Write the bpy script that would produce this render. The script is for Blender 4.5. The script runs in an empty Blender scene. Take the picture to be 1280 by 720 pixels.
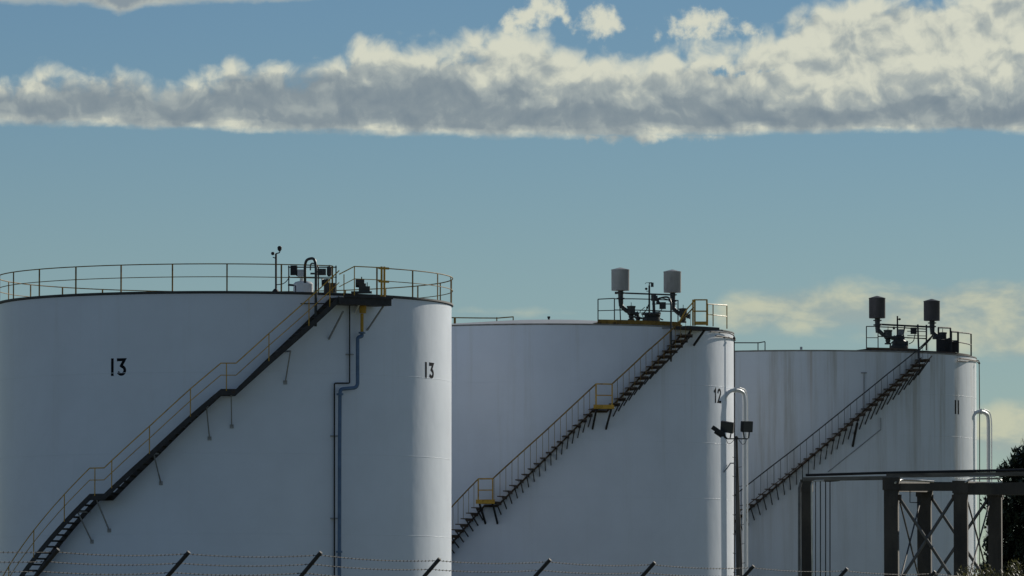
import bpy, math, random
from mathutils import Vector, Matrix
random.seed(7)
C = bpy.context.scene.collection
PI = math.pi
R_ = math.radians

# ------------------------------------------------------------------ camera
F_PX = 7780.0                       # focal length in pixels of the 1280 wide photograph
PITCH = math.atan(470.0 / F_PX)
EYE = 1.6
cam_d = bpy.data.cameras.new('camera')
cam = bpy.data.objects.new('camera', cam_d)
C.objects.link(cam)
cam.location = (0, 0, EYE)
cam.rotation_euler = (PI / 2 + PITCH, 0, 0)
cam_d.sensor_width = 36.0
cam_d.lens = 36.0 * F_PX / 1280.0
cam_d.clip_start = 0.5
cam_d.clip_end = 20000
scene = bpy.context.scene
scene.camera = cam

# ------------------------------------------------------------------ light + exposure
SUN_AZ, SUN_EL = 33.6, 20.0         # degrees to the right of the view axis / above the horizon
vs = scene.view_settings
vs.view_transform = 'Standard'
vs.look = 'None'
vs.exposure = -0.3
vs.gamma = 1.0
vs.use_curve_mapping = False
scene.cycles.max_bounces = 5
scene.cycles.diffuse_bounces = 3
scene.cycles.glossy_bounces = 3
scene.cycles.transmission_bounces = 3
sun_d = bpy.data.lights.new('sun', 'SUN')
sun_d.energy = 5.0
sun_d.angle = R_(0.55)
sun_d.color = (1.0, 0.94, 0.82)
sun = bpy.data.objects.new('sun', sun_d)
C.objects.link(sun)
sdir = Vector((math.sin(R_(SUN_AZ)) * math.cos(R_(SUN_EL)), math.cos(R_(SUN_AZ)) * math.cos(R_(SUN_EL)), math.sin(R_(SUN_EL))))
sun.rotation_euler = sdir.to_track_quat('Z', 'Y').to_euler()
sun.location = sdir * 200


# ------------------------------------------------------------------ node helper
class S:
    """socket wrapper with arithmetic"""
    nt = None

    def __init__(s, k): s.k = k

    @staticmethod
    def m(op, *a, clamp=False):
        n = S.nt.nodes.new('ShaderNodeMath'); n.operation = op; n.use_clamp = clamp
        for i, v in enumerate(a):
            if isinstance(v, S): S.nt.links.new(v.k, n.inputs[i])
            else: n.inputs[i].default_value = v
        return S(n.outputs[0])

    def __add__(s, o): return S.m('ADD', s, o)
    __radd__ = __add__
    def __sub__(s, o): return S.m('SUBTRACT', s, o)
    def __rsub__(s, o): return S.m('SUBTRACT', o, s)
    def __mul__(s, o): return S.m('MULTIPLY', s, o)
    __rmul__ = __mul__
    def __truediv__(s, o): return S.m('DIVIDE', s, o)


def sstep(x, a, b):
    n = S.nt.nodes.new('ShaderNodeMapRange'); n.interpolation_type = 'SMOOTHSTEP'
    S.nt.links.new(x.k, n.inputs['Value'])
    n.inputs['From Min'].default_value = a; n.inputs['From Max'].default_value = b
    return S(n.outputs['Result'])


def vec(x, y, z=0.0):
    n = S.nt.nodes.new('ShaderNodeCombineXYZ')
    for i, v in enumerate((x, y, z)):
        if isinstance(v, S): S.nt.links.new(v.k, n.inputs[i])
        else: n.inputs[i].default_value = v
    return S(n.outputs[0])


NDIM = '2D'
def noise(v, scale=1.0, detail=5, rough=0.55, dist=0.0, out='Fac'):
    n = S.nt.nodes.new('ShaderNodeTexNoise'); n.noise_dimensions = NDIM
    S.nt.links.new(v.k, n.inputs['Vector'])
    n.inputs['Scale'].default_value = scale; n.inputs['Detail'].default_value = detail
    n.inputs['Roughness'].default_value = rough; n.inputs['Distortion'].default_value = dist
    return S(n.outputs[out])


def voro(v, scale=1.0, smooth=0.5):
    n = S.nt.nodes.new('ShaderNodeTexVoronoi'); n.feature = 'F1'; n.voronoi_dimensions = '2D'
    S.nt.links.new(v.k, n.inputs['Vector'])
    n.inputs['Scale'].default_value = scale
    return S(n.outputs['Distance'])


def fcurve(x, x0, x1, y0, y1, pts):
    """piecewise curve through pts; x and y are remapped to 0..1 for the curve node"""
    n = S.nt.nodes.new('ShaderNodeFloatCurve')
    t = (x - x0) / (x1 - x0)
    S.nt.links.new(t.k, n.inputs['Value'])
    c = n.mapping.curves[0]
    pp = [((a - x0) / (x1 - x0), (b - y0) / (y1 - y0)) for a, b in pts]
    c.points[0].location = pp[0]; c.points[1].location = pp[-1]
    for a in pp[1:-1]: c.points.new(*a)
    n.mapping.use_clip = False
    n.mapping.extend = 'HORIZONTAL'
    n.mapping.update()
    return S(n.outputs[0]) * (y1 - y0) + y0


def mixc(f, a, b):
    n = S.nt.nodes.new('ShaderNodeMix'); n.data_type = 'RGBA'
    if isinstance(f, S): S.nt.links.new(f.k, n.inputs[0])
    else: n.inputs[0].default_value = f
    for i, v in ((6, a), (7, b)):
        if isinstance(v, S): S.nt.links.new(v.k, n.inputs[i])
        else: n.inputs[i].default_value = (*v, 1)
    return S(n.outputs[2])


# ------------------------------------------------------------------ world: Nishita sky with cloud bands
world = bpy.data.worlds.new('World')
scene.world = world
world.use_nodes = True
world.cycles.sampling_method = 'MANUAL'
world.cycles.sample_map_resolution = 256
nt = world.node_tree
nt.nodes.clear()
S.nt = nt
BG = 0.065
out = nt.nodes.new('ShaderNodeOutputWorld')
bg = nt.nodes.new('ShaderNodeBackground'); bg.inputs['Strength'].default_value = BG
nt.links.new(bg.outputs[0], out.inputs['Surface'])
sky = nt.nodes.new('ShaderNodeTexSky'); sky.sky_type = 'NISHITA'
sky.sun_disc = False
sky.sun_elevation = R_(SUN_EL); sky.sun_rotation = R_(SUN_AZ)
sky.altitude = 1500; sky.air_density = 1.0; sky.dust_density = 0.0; sky.ozone_density = 4.0
tc = nt.nodes.new('ShaderNodeTexCoord')
sp = nt.nodes.new('ShaderNodeSeparateXYZ'); nt.links.new(tc.outputs['Generated'], sp.inputs[0])
dx, dy, dz = S(sp.outputs[0]), S(sp.outputs[1]), S(sp.outputs[2])
# azimuth U and height V of the view direction, one unit = 1/7780 radian
U = S.m('ARCTAN2', dx, dy) * F_PX + 640.0
V = S.m('ARCTAN2', dz, S.m('SQRT', dx * dx + dy * dy)) * F_PX      # height above the horizon
def H(y): return 830.0 - y


top = fcurve(U, -1500, 2800, 640, 1040, [(-1500, H(60)), (-400, H(80)), (0, H(96)), (40, H(92)), (90, H(93)), (150, H(88)), (190, H(104)), (240, H(98)), (300, H(80)),
      (350, H(82)), (395, H(78)), (430, H(64)), (490, H(44)), (545, H(56)), (600, H(42)), (650, H(36)), (700, H(52)), (760, H(66)), (800, H(74)), (830, H(58)), (900, H(55)), (950, H(48)), (985, H(20)), (1030, H(-2)), (1090, H(-8)),
      (1160, H(0)), (1220, H(-12)), (1400, H(-60)), (1900, H(20)), (2800, H(60))])
bot = fcurve(U, -1500, 2800, 600, 700, [(-1500, H(150)), (0, H(157)), (200, H(163)), (400, H(168)), (640, H(173)), (820, H(173)), (950, H(171)), (1080, H(167)), (1180, H(165)), (1280, H(171)), (1700, H(166)), (2800, H(150))])
pv = vec(U / 100.0, V / 100.0, 0.0)
pw = noise(pv, 1.6, 3, 0.5, out='Color')
wn = nt.nodes.new('ShaderNodeVectorMath'); wn.operation = 'MULTIPLY_ADD'
nt.links.new(pw.k, wn.inputs[0]); wn.inputs[1].default_value = (0.35, 0.30, 0.0); nt.links.new(pv.k, wn.inputs[2])
pq = S(wn.outputs[0])
n1 = noise(pq, 2.2, 9, 0.54)
v1 = voro(pq, 3.0, 0.35)
v2 = voro(pq, 6.5, 0.35)
bil = n1 * 1.25 - 0.05 + (0.55 - v1) * 0.30 + (0.5 - v2) * 0.12            # billow field about 0.5
# offset sample for relief: light arrives from the upper right, behind the cloud edge
ov = nt.nodes.new('ShaderNodeVectorMath'); ov.operation = 'ADD'
nt.links.new(pq.k, ov.inputs[0]); ov.inputs[1].default_value = (0.03, 0.10, 0.0)
pq2 = S(ov.outputs[0])
bil2 = noise(pq2, 2.2, 6, 0.5) * 1.25 - 0.05 + (0.55 - voro(pq2, 3.0, 0.35)) * 0.30
relief = (n1 * 1.25 - 0.05 + (0.55 - v1) * 0.30) - bil2
# main band
nh = noise(pv, 5.5, 6, 0.62)
e_top = (top - V) / 22.0 + (bil - 0.63) * 2.3 + (nh - 0.5) * 0.25
nb = noise(vec(U / 170.0, V / 40.0, 3.0), 2.0, 6, 0.55)
e_bot = (V - bot) / 7.0 + (nb - 0.5) * 1.9 + (noise(vec(U / 100.0, V / 80.0, 3.0), 7.0, 4, 0.6) - 0.5) * 0.8
body = S.m('MINIMUM', e_top, e_bot)
def lens(cpts, hpts, hmax=80):
    """field in pixels: half height minus the distance from a centre line, both given along U"""
    c_ = fcurve(U, -1500, 2800, 200, 900, cpts)
    h_ = fcurve(U, -1500, 2800, -80, hmax, hpts)
    return h_ - S.m('ABSOLUTE', V - c_)


holes = lens([(-1500, H(90)), (880, H(90)), (925, H(94)), (950, H(92)), (985, H(86)), (1010, H(82)), (1040, H(78)), (1082, H(94)), (1110, H(80)), (1240, H(58)), (2800, H(56))],
             [(-1500, -60), (860, -30), (884, -2), (906, 12), (925, 1), (940, 4), (962, 10), (990, 2), (1012, -10), (1040, 6), (1060, -6), (1082, 4), (1104, -14), (1200, -40), (1255, 2), (1276, 9), (1300, -6), (1500, -40), (2800, -60)]) / 14.0
body = body - S.m('MAXIMUM', holes + 0.2 + (nh - 0.52) * 2.6, 0.0) * 1.5
pf = lens([(-1500, H(20)), (615, H(32)), (655, H(27)), (690, H(10)), (722, H(40)), (755, H(28)), (790, H(40)), (823, H(44)), (855, H(30)), (890, H(27)), (930, H(40)), (2800, H(30))],
          [(-1500, -60), (600, -25), (622, 2), (648, 22), (668, 20), (690, 12), (705, 8), (725, 10), (752, 26), (774, 16), (792, -4), (812, 6), (830, 6), (845, 8), (868, 20), (895, 20), (918, 8), (940, 2), (965, -10), (1010, -30), (2800, -60)]) / 20.0
pf = pf * 1.1 + 0.12 + (bil - 0.66) * 2.2 + (nh - 0.52) * 2.2
pb_ = lens([(-1500, H(172)), (2800, H(172))], [(-1500, -60), (700, -20), (728, 0), (742, 9), (755, 0), (768, 9), (784, 0), (800, 11), (822, 9), (850, 2), (890, 4), (940, -12), (2800, -60)]) / 8.0
pf = S.m('MAXIMUM', pf, pb_ + (nh - 0.5) * 2.2)
body_p = S.m('MAXIMUM', body, pf)
a_main = sstep(body_p, -0.35, 1.15)
# cloud at the upper left corner
tl_b = fcurve(U, -1500, 2800, 780, 860, [(-1500, H(14)), (0, H(9)), (95, H(11)), (128, H(15)), (146, H(24)), (172, H(13)), (240, H(8)), (330, H(5)), (410, H(2)), (520, H(-5)), (640, H(-8)), (900, H(-26)), (2800, H(-26))])
e_tl = (V - tl_b) / 5.0 + (nb - 0.5) * 2.0 + (nh - 0.5) * 1.4
e_tl = S.m('MINIMUM', e_tl, (H(-70) - V) / 20.0 + (bil - 0.6) * 2.0)
a_tl = sstep(e_tl, -0.3, 2.0)
# thin low cloud, far off near the horizon
nl = noise(vec(U / 150.0, V / 75.0, 9.0), 1.6, 7, 0.56, 0.15)
low = lens([(-1500, H(390)), (560, H(390)), (700, H(392)), (900, H(395)), (1000, H(388)), (1120, H(392)), (1280, H(405)), (1500, H(440)), (2800, H(430))],
           [(-1500, -60), (520, -22), (570, -8), (640, -2), (700, -8), (790, -20), (890, 8), (930, 28), (1000, 32), (1120, 36), (1220, 48), (1300, 56), (1700, 40), (2800, -20)]) / 40.0
low = S.m('MAXIMUM', low, lens([(-1500, H(545)), (2800, H(545))], [(-1500, -60), (1150, -40), (1215, 20), (1290, 46), (1500, 40), (2200, -10), (2800, -60)]) / 46.0)
e_low = low * 1.7 + (nl - 0.46) * 1.9
a_low = sstep(e_low, -0.25, 1.15) * 0.75
# light and shade inside the band, by height above its base and the billows
lm = noise(pq, 1.15, 4, 0.42)
lm2 = noise(pq, 2.1, 3, 0.42)
shift = fcurve(U, -1500, 2800, -60, 60, [(-1500, 0), (0, 10), (120, 6), (210, -12), (330, -20), (450, -22), (560, -18), (620, 0), (700, 12), (800, 12), (900, 8), (1000, 16), (1100, 18), (1280, 10), (2800, 0)])
hb = V - bot + (lm - 0.5) * 75.0 + (bil - 0.62) * 16.0
prof = fcurve(hb + shift * sstep(V - bot, 8.0, 40.0), -40, 220, 0, 1, [(-40, 0.30), (0, 0.22), (9, 0.16), (20, 0.10), (34, 0.05), (46, 0.16), (58, 0.42), (72, 0.60), (95, 0.74), (130, 0.80), (220, 0.80)])
base_l = 1.0 - sstep(V - bot + (nb - 0.5) * 20.0, 2.0, 22.0)
near_top = 1.0 - sstep((top - V), 0.0, 46.0)
tone = S.m('MAXIMUM', prof, base_l * (0.30 + sstep(noise(vec(U / 180.0, 0.0, 0.0), 2.0, 2, 0.5), 0.3, 0.62) * 0.50)) + relief * 0.85 + near_top * 0.46 + (lm2 - 0.5) * 0.62 + (bil - 0.62) * 0.30
tone = tone - S.m('MAXIMUM', lens([(-1500, H(34)), (560, H(110)), (800, H(40)), (2800, H(32))], [(-1500, -60), (820, -40), (950, -2), (990, 16), (1030, 6), (1060, -8), (1110, 4), (1160, 20), (1200, 8), (1250, 4), (1330, 12), (2800, -20)]) / 26.0 + 0.15, 0.0) * 0.55
tone = S.m('MINIMUM', tone, 1.0)
tone = S.m('MAXIMUM', tone, tone * 0.35 + 0.10)
K = 1.0 / BG
def k3(c): return tuple(v * K for v in c)
shade_c = k3((0.215, 0.285, 0.345))
mid_c = k3((0.430, 0.490, 0.490))
lit_c = k3((0.80, 0.815, 0.68))
cc = mixc(sstep(tone, -0.15, 0.55), shade_c, mid_c)
cc = mixc(sstep(tone, 0.42, 1.0), cc, lit_c)
tl_t = sstep(V - tl_b + (nh - 0.5) * 22.0, -1.0, 19.0)
ctl = mixc(tl_t, k3((0.60, 0.64, 0.58)), k3((0.30, 0.37, 0.42)))
lowc = mixc(sstep(nl, 0.35, 0.68), k3((0.40, 0.48, 0.46)), k3((0.74, 0.73, 0.52)))
tint = nt.nodes.new('ShaderNodeMix'); tint.data_type = 'RGBA'; tint.blend_type = 'MULTIPLY'; tint.inputs[0].default_value = 1.0
nt.links.new(sky.outputs[0], tint.inputs[6])
tc_ = mixc(sstep(V, 460.0, 900.0), (0.95, 0.945, 0.86), (0.84, 0.90, 0.90)); nt.links.new(tc_.k, tint.inputs[7])
col = S(tint.outputs[2])
# broken bluish cloud added outside the view to lift the tanks' shaded sides
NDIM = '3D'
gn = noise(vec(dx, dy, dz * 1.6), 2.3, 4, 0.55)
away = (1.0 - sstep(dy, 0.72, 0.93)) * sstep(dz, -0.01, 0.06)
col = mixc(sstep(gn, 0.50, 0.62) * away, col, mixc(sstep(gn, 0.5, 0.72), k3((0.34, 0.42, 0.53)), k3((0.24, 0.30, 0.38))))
NDIM = '2D'
col = mixc(a_low, col, lowc)
col = mixc(a_tl, col, ctl)
col = mixc(a_main, col, cc)
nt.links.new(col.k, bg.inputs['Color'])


NDIM = '3D'
# ------------------------------------------------------------------ materials
def mat(name, color, rough=0.6, metal=0.0, noise_amt=0.0, nscale=3.0, stretch=(1, 1, 1), bump=0.0, bscale=20.0, dark=None, dark_range=(0.5, 0.7), coat=0.0, spec=0.5):
    m = bpy.data.materials.new(name); m.use_nodes = True
    t = m.node_tree; S.nt = t
    p = t.nodes['Principled BSDF']
    p.inputs['Roughness'].default_value = rough; p.inputs['Metallic'].default_value = metal
    p.inputs['Coat Weight'].default_value = coat; p.inputs['Coat Roughness'].default_value = 0.25
    p.inputs['Specular IOR Level'].default_value = spec
    c = t.nodes.new('ShaderNodeTexCoord')
    mp = t.nodes.new('ShaderNodeMapping'); mp.inputs['Scale'].default_value = stretch
    t.links.new(c.outputs['Object'], mp.inputs[0])
    v = S(mp.outputs[0])
    n = noise(v, nscale, 6, 0.6)
    lo = tuple(x * (1 - noise_amt) for x in color); hi = tuple(min(1, x * (1 + noise_amt)) for x in color)
    cl = mixc(sstep(n, 0.3, 0.7), lo, hi)
    if dark:
        n2 = noise(v, nscale * 0.6, 5, 0.65)
        cl = mixc(sstep(n2, *dark_range), cl, dark)
    t.links.new(cl.k, p.inputs['Base Color'])
    rr = n * 0.25 + (rough - 0.125)
    t.links.new(rr.k, p.inputs['Roughness'])
    if bump:
        b = t.nodes.new('ShaderNodeBump'); b.inputs['Strength'].default_value = bump; b.inputs['Distance'].default_value = 0.02
        bn = noise(S(c.outputs['Object']), bscale, 4, 0.6)
        t.links.new(bn.k, b.inputs['Height']); t.links.new(b.outputs[0], p.inputs['Normal'])
    return m


def tank_mat(name, base, streak, streak_amt, grime_rng, rim_z, rust=None):
    """painted shell: uneven paint, vertical run marks, slight oil-canning of the plates"""
    m = bpy.data.materials.new(name); m.use_nodes = True
    t = m.node_tree; S.nt = t
    p = t.nodes['Principled BSDF']
    c = t.nodes.new('ShaderNodeTexCoord'); o = t.nodes.new('ShaderNodeSeparateXYZ'); t.links.new(c.outputs['Object'], o.inputs[0])
    x, y, z = (S(o.outputs[i]) for i in range(3))
    th = S.m('ARCTAN2', x, y * -1.0)
    arc = th * 9.0
    pa = vec(arc, z * 0.045, 0.0)
    st = noise(pa, 0.9, 8, 0.7)
    st2 = noise(vec(arc, z * 0.02, 4.0), 4.5, 4, 0.7)
    bl = noise(vec(arc, z, 2.0), 0.35, 5, 0.6)
    fine = noise(vec(arc, z, 8.0), 2.2, 6, 0.65)
    cl = mixc(sstep(bl, 0.3, 0.7), tuple(v * 0.93 for v in base), base)
    f = sstep(st, *grime_rng) * streak_amt
    topf = sstep(z, rim_z - 11.0, rim_z - 0.5) * 0.65 + 0.35
    cl = mixc(f * topf, cl, streak)
    pm = noise(vec(arc, z * 0.15, 11.0), 0.45, 3, 0.5)
    cl = mixc(sstep(st2, 0.56, 0.78) * sstep(pm, 0.42, 0.66) * topf * streak_amt * 0.8, cl, streak)
    cl = mixc(sstep(fine, 0.62, 0.80) * 0.10, cl, tuple(v * 0.6 for v in base))
    if rust:
        rs = noise(vec(arc, z * 0.03, 7.0), 1.1, 5, 0.6)
        cl = mixc(sstep(rs, 0.54, 0.72) * sstep(pm, 0.38, 0.62) * topf * 0.7, cl, rust)
    # hairline darker line at the vertical and horizontal plate joints
    t.links.new(cl.k, p.inputs['Base Color'])
    rr = bl * 0.2 + 0.34
    t.links.new(rr.k, p.inputs['Roughness'])
    p.inputs['Specular IOR Level'].default_value = 0.5
    p.inputs['Coat Weight'].default_value = 0.55; p.inputs['Coat Roughness'].default_value = 0.40; p.inputs['Coat IOR'].default_value = 1.45
    b = t.nodes.new('ShaderNodeBump'); b.inputs['Strength'].default_value = 0.5; b.inputs['Distance'].default_value = 0.05
    hgt = noise(vec(arc * 0.7, z * 0.35, 1.0), 0.9, 2, 0.5) * 1.0 + noise(vec(arc, z * 0.6, 1.0), 2.5, 2, 0.5) * 0.25
    t.links.new(hgt.k, b.inputs['Height']); t.links.new(b.outputs[0], p.inputs['Normal'])
    return m


M = dict(
    yellow=mat('yellow_paint', (0.55, 0.33, 0.06), 0.5, 0, 0.2, 4, dark=(0.10, 0.05, 0.02), dark_range=(0.55, 0.75), spec=0.15),
    yellow_dark=mat('weathered_yellow_paint', (0.26, 0.16, 0.04), 0.7, 0, 0.3, 4, dark=(0.07, 0.04, 0.02), dark_range=(0.5, 0.7), spec=0.15),
    steel=mat('dark_steel', (0.035, 0.035, 0.037), 0.75, 0.0, 0.3, 5, dark=(0.06, 0.035, 0.022), dark_range=(0.55, 0.75)),
    rusty=mat('rusty_steel', (0.085, 0.062, 0.045), 0.75, 0.1, 0.4, 4, dark=(0.10, 0.05, 0.025), dark_range=(0.5, 0.7)),
    black=mat('black_paint', (0.012, 0.012, 0.014), 0.6, 0, 0.2, 4),
    galv=mat('galvanised_steel', (0.30, 0.31, 0.32), 0.5, 0.4, 0.2, 6),
    greylight=mat('light_grey_paint', (0.55, 0.56, 0.57), 0.45, 0, 0.1, 3, coat=0.1),
    vent=mat('grey_vent_sheet', (0.36, 0.365, 0.36), 0.5, 0.0, 0.12, 2, stretch=(1, 1, 0.3), dark=(0.20, 0.19, 0.17), dark_range=(0.55, 0.8)),
    ventdark=mat('dark_vent_sheet', (0.075, 0.070, 0.075), 0.55, 0.2, 0.2, 2, stretch=(1, 1, 0.3), dark=(0.10, 0.06, 0.04), dark_range=(0.6, 0.8)),
    valve=mat('dark_green_valve_paint', (0.040, 0.046, 0.046), 0.5, 0.1, 0.3, 6),
    blue=mat('blue_pipe_paint', (0.085, 0.155, 0.27), 0.45, 0, 0.15, 3, coat=0.1),
    white=mat('white_paint', (0.74, 0.75, 0.74), 0.4, 0, 0.05, 2),
    roof=mat('pale_roof_paint', (0.40, 0.42, 0.44), 0.6, 0, 0.08, 2),
    rim=mat('rim_steel', (0.05, 0.052, 0.055), 0.6, 0.1, 0.3, 4),
    rimpale=mat('painted_rim', (0.26, 0.26, 0.25), 0.5, 0.0, 0.2, 3, dark=(0.2, 0.17, 0.13), dark_range=(0.5, 0.75), spec=0.1),
    number=mat('number_paint', (0.010, 0.012, 0.018), 0.9, 0, 0.2, 8, spec=0.05),
    concrete=mat('weathered_concrete', (0.075, 0.064, 0.052), 0.85, 0, 0.25, 2.5, stretch=(1, 1, 0.4), bump=0.5, bscale=14, dark=(0.04, 0.037, 0.034), dark_range=(0.45, 0.7)),
    pole=mat('pole_wood', (0.13, 0.115, 0.10), 0.85, 0, 0.35, 9, stretch=(1, 1, 0.08), bump=0.4, bscale=20, dark=(0.05, 0.042, 0.036), dark_range=(0.45, 0.65)),
    lag=mat('aluminium_lagging', (0.55, 0.54, 0.50), 0.35, 0.6, 0.15, 3),
    greypipe=mat('grey_pipe_paint', (0.15, 0.145, 0.14), 0.5, 0.2, 0.25, 3, stretch=(0.4, 1, 1), dark=(0.07, 0.055, 0.045), dark_range=(0.5, 0.75)),
    bark=mat('bark', (0.07, 0.05, 0.035), 0.9, 0, 0.3, 6),
    conifer=mat('conifer_leaves', (0.035, 0.050, 0.022), 0.75, 0, 0.35, 0.6),
    lampglass=mat('lamp_glass', (0.06, 0.065, 0.07), 0.15, 0.0, 0.1, 2),
)
M['shell13'] = tank_mat('white_tank_shell', (0.76, 0.83, 0.93), (0.52, 0.53, 0.52), 0.22, (0.52, 0.75), 17.1)
M['shell12'] = tank_mat('white_tank_shell_worn', (0.76, 0.81, 0.90), (0.50, 0.50, 0.47), 0.35, (0.50, 0.72), 17.1)
M['shell11'] = tank_mat('white_tank_shell_stained', (0.70, 0.745, 0.79), (0.36, 0.34, 0.28), 0.75, (0.46, 0.68), 17.1, rust=(0.40, 0.28, 0.18))


def leaf_mat(name, color, trans):
    m = bpy.data.materials.new(name); m.use_nodes = True
    t = m.node_tree; S.nt = t; p = t.nodes['Principled BSDF']
    c = t.nodes.new('ShaderNodeTexCoord')
    n = noise(S(c.outputs['Object']), 2.5, 4, 0.6)
    cl = mixc(sstep(n, 0.35, 0.65), tuple(v * 0.6 for v in color), tuple(v * 1.35 for v in color))
    t.links.new(cl.k, p.inputs['Base Color']); p.inputs['Roughness'].default_value = 0.55
    tr = t.nodes.new('ShaderNodeBsdfTranslucent'); t.links.new(cl.k, tr.inputs[0])
    mx = t.nodes.new('ShaderNodeMixShader'); mx.inputs[0].default_value = trans
    t.links.new(p.outputs[0], mx.inputs[1]); t.links.new(tr.outputs[0], mx.inputs[2])
    t.links.new(mx.outputs[0], t.nodes['Material Output'].inputs['Surface'])
    return m


M['bushleaf'] = leaf_mat('shrub_leaves', (0.085, 0.085, 0.03), 0.4)
M['conifer'] = leaf_mat('conifer_leaves_thin', (0.030, 0.042, 0.020), 0.03)


# ------------------------------------------------------------------ mesh builder
def vperp(d):
    a = Vector((0, 0, 1)) if abs(d.z) < 0.9 else Vector((1, 0, 0))
    u = d.cross(a).normalized()
    return u, d.cross(u).normalized()


class MB:
    def __init__(s): s.v = []; s.f = []

    def box(s, c, sx, sy, sz, ax=None):
        """axis aligned (or ax = 3 unit vectors) box about its centre"""
        c = Vector(c)
        X, Y, Z = ax if ax else (Vector((1, 0, 0)), Vector((0, 1, 0)), Vector((0, 0, 1)))
        b = len(s.v)
        for k in (-.5, .5):
            for j in (-.5, .5):
                for i in (-.5, .5):
                    s.v.append(c + X * sx * i + Y * sy * j + Z * sz * k)
        for q in ((0, 2, 3, 1), (4, 5, 7, 6), (0, 1, 5, 4), (2, 6, 7, 3), (0, 4, 6, 2), (1, 3, 7, 5)):
            s.f.append([b + i for i in q])
        return s

    def bar(s, p, q, w, h, up=None):
        p, q = Vector(p), Vector(q); d = q - p; L = d.length; d.normalize()
        up = Vector(up) if up else (Vector((0, 0, 1)) if abs(d.z) < 0.95 else Vector((0, 1, 0)))
        sd = d.cross(up).normalized(); u2 = sd.cross(d).normalized()
        return s.box((p + q) / 2, L, w, h, (d, sd, u2))

    def tube(s, path, r, n=8, closed=False, caps=True):
        P = [Vector(p) for p in path]; m = len(P); b = len(s.v)
        rr = r if isinstance(r, (list, tuple)) else [r] * m
        prev = None
        for i, p in enumerate(P):
            if closed: d = P[(i + 1) % m] - P[i - 1]
            else: d = (P[min(i + 1, m - 1)] - P[max(i - 1, 0)])
            d.normalize()
            if prev is None: u, w = vperp(d)
            else:
                u = prev - d * prev.dot(d)
                if u.length < 1e-6: u, _ = vperp(d)
                u.normalize(); w = d.cross(u)
            prev = u
            for k in range(n):
                a = 2 * PI * k / n
                s.v.append(p + (u * math.cos(a) + w * math.sin(a)) * rr[i])
        for i in range(m if closed else m - 1):
            j = (i + 1) % m
            for k in range(n):
                l = (k + 1) % n
                s.f.append([b + i * n + k, b + i * n + l, b + j * n + l, b + j * n + k])
        if caps and not closed:
            s.f.append([b + k for k in range(n)][::-1]); s.f.append([b + (m - 1) * n + k for k in range(n)])
        return s

    def lathe(s, c, prof, n=24, axis=None, caps=True):
        """prof: list of (radius, height along the axis)"""
        c = Vector(c); d = Vector(axis).normalized() if axis else Vector((0, 0, 1))
        u, w = vperp(d); b = len(s.v)
        for (r, z) in prof:
            for k in range(n):
                a = 2 * PI * k / n
                s.v.append(c + d * z + (u * math.cos(a) + w * math.sin(a)) * r)
        for i in range(len(prof) - 1):
            for k in range(n):
                l = (k + 1) % n
                s.f.append([b + i * n + k, b + i * n + l, b + (i + 1) * n + l, b + (i + 1) * n + k])
        if caps:
            s.f.append([b + k for k in range(n)][::-1]); s.f.append([b + (len(prof) - 1) * n + k for k in range(n)])
        return s

    def sweep(s, frames, closed=False):
        """frames: list of equal-length point rings"""
        b = len(s.v); n = len(frames[0]); m = len(frames)
        for fr in frames: s.v += [Vector(p) for p in fr]
        for i in range(m if closed else m - 1):
            j = (i + 1) % m
            for k in range(n):
                l = (k + 1) % n
                s.f.append([b + i * n + k, b + i * n + l, b + j * n + l, b + j * n + k])
        if not closed:
            s.f.append([b + k for k in range(n)][::-1]); s.f.append([b + (m - 1) * n + k for k in range(n)])
        return s

    def build(s, name, m, parent=None, smooth=False, loc=None, rotz=0.0):
        me = bpy.data.meshes.new(name)
        me.from_pydata([tuple(v) for v in s.v], [], s.f)
        me.materials.append(m)
        import bmesh
        bm = bmesh.new(); bm.from_mesh(me)
        bmesh.ops.recalc_face_normals(bm, faces=bm.faces)
        bm.to_mesh(me); bm.free()
        if smooth:
            me.shade_smooth()
            try: me.set_sharp_from_angle(angle=R_(40))
            except Exception: pass
        o = bpy.data.objects.new(name, me); C.objects.link(o)
        if parent: o.parent = parent
        if loc is not None: o.location = loc
        o.rotation_euler.z = rotz
        return o


def tag(o, label=None, cat=None, group=None, kind=None):
    for k, v in (('label', label), ('category', cat), ('group', group), ('kind', kind)):
        if v: o[k] = v
    return o


def thing(name, loc, label, cat, group=None):
    o = bpy.data.objects.new(name, None); C.objects.link(o); o.location = loc; o.empty_display_size = 0.5
    return tag(o, label, cat, group)


def inst(src, parent, loc, rotz=0.0):
    o = src.copy(); C.objects.link(o); o.parent = parent; o.location = loc; o.rotation_euler = (0, 0, rotz)
    return o


# ------------------------------------------------------------------ measuring helpers (pixel of the photo + a distance -> a point)
cp, sn = math.cos(PITCH), math.sin(PITCH)
def ray(px, py):
    u = (px - 640) / F_PX; v = -(py - 360) / F_PX
    return Vector((u, cp - sn * v, sn + cp * v))
def at(px, py, Y):
    d = ray(px, py); return Vector((0, 0, EYE)) + d * (Y / d.y)


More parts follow.
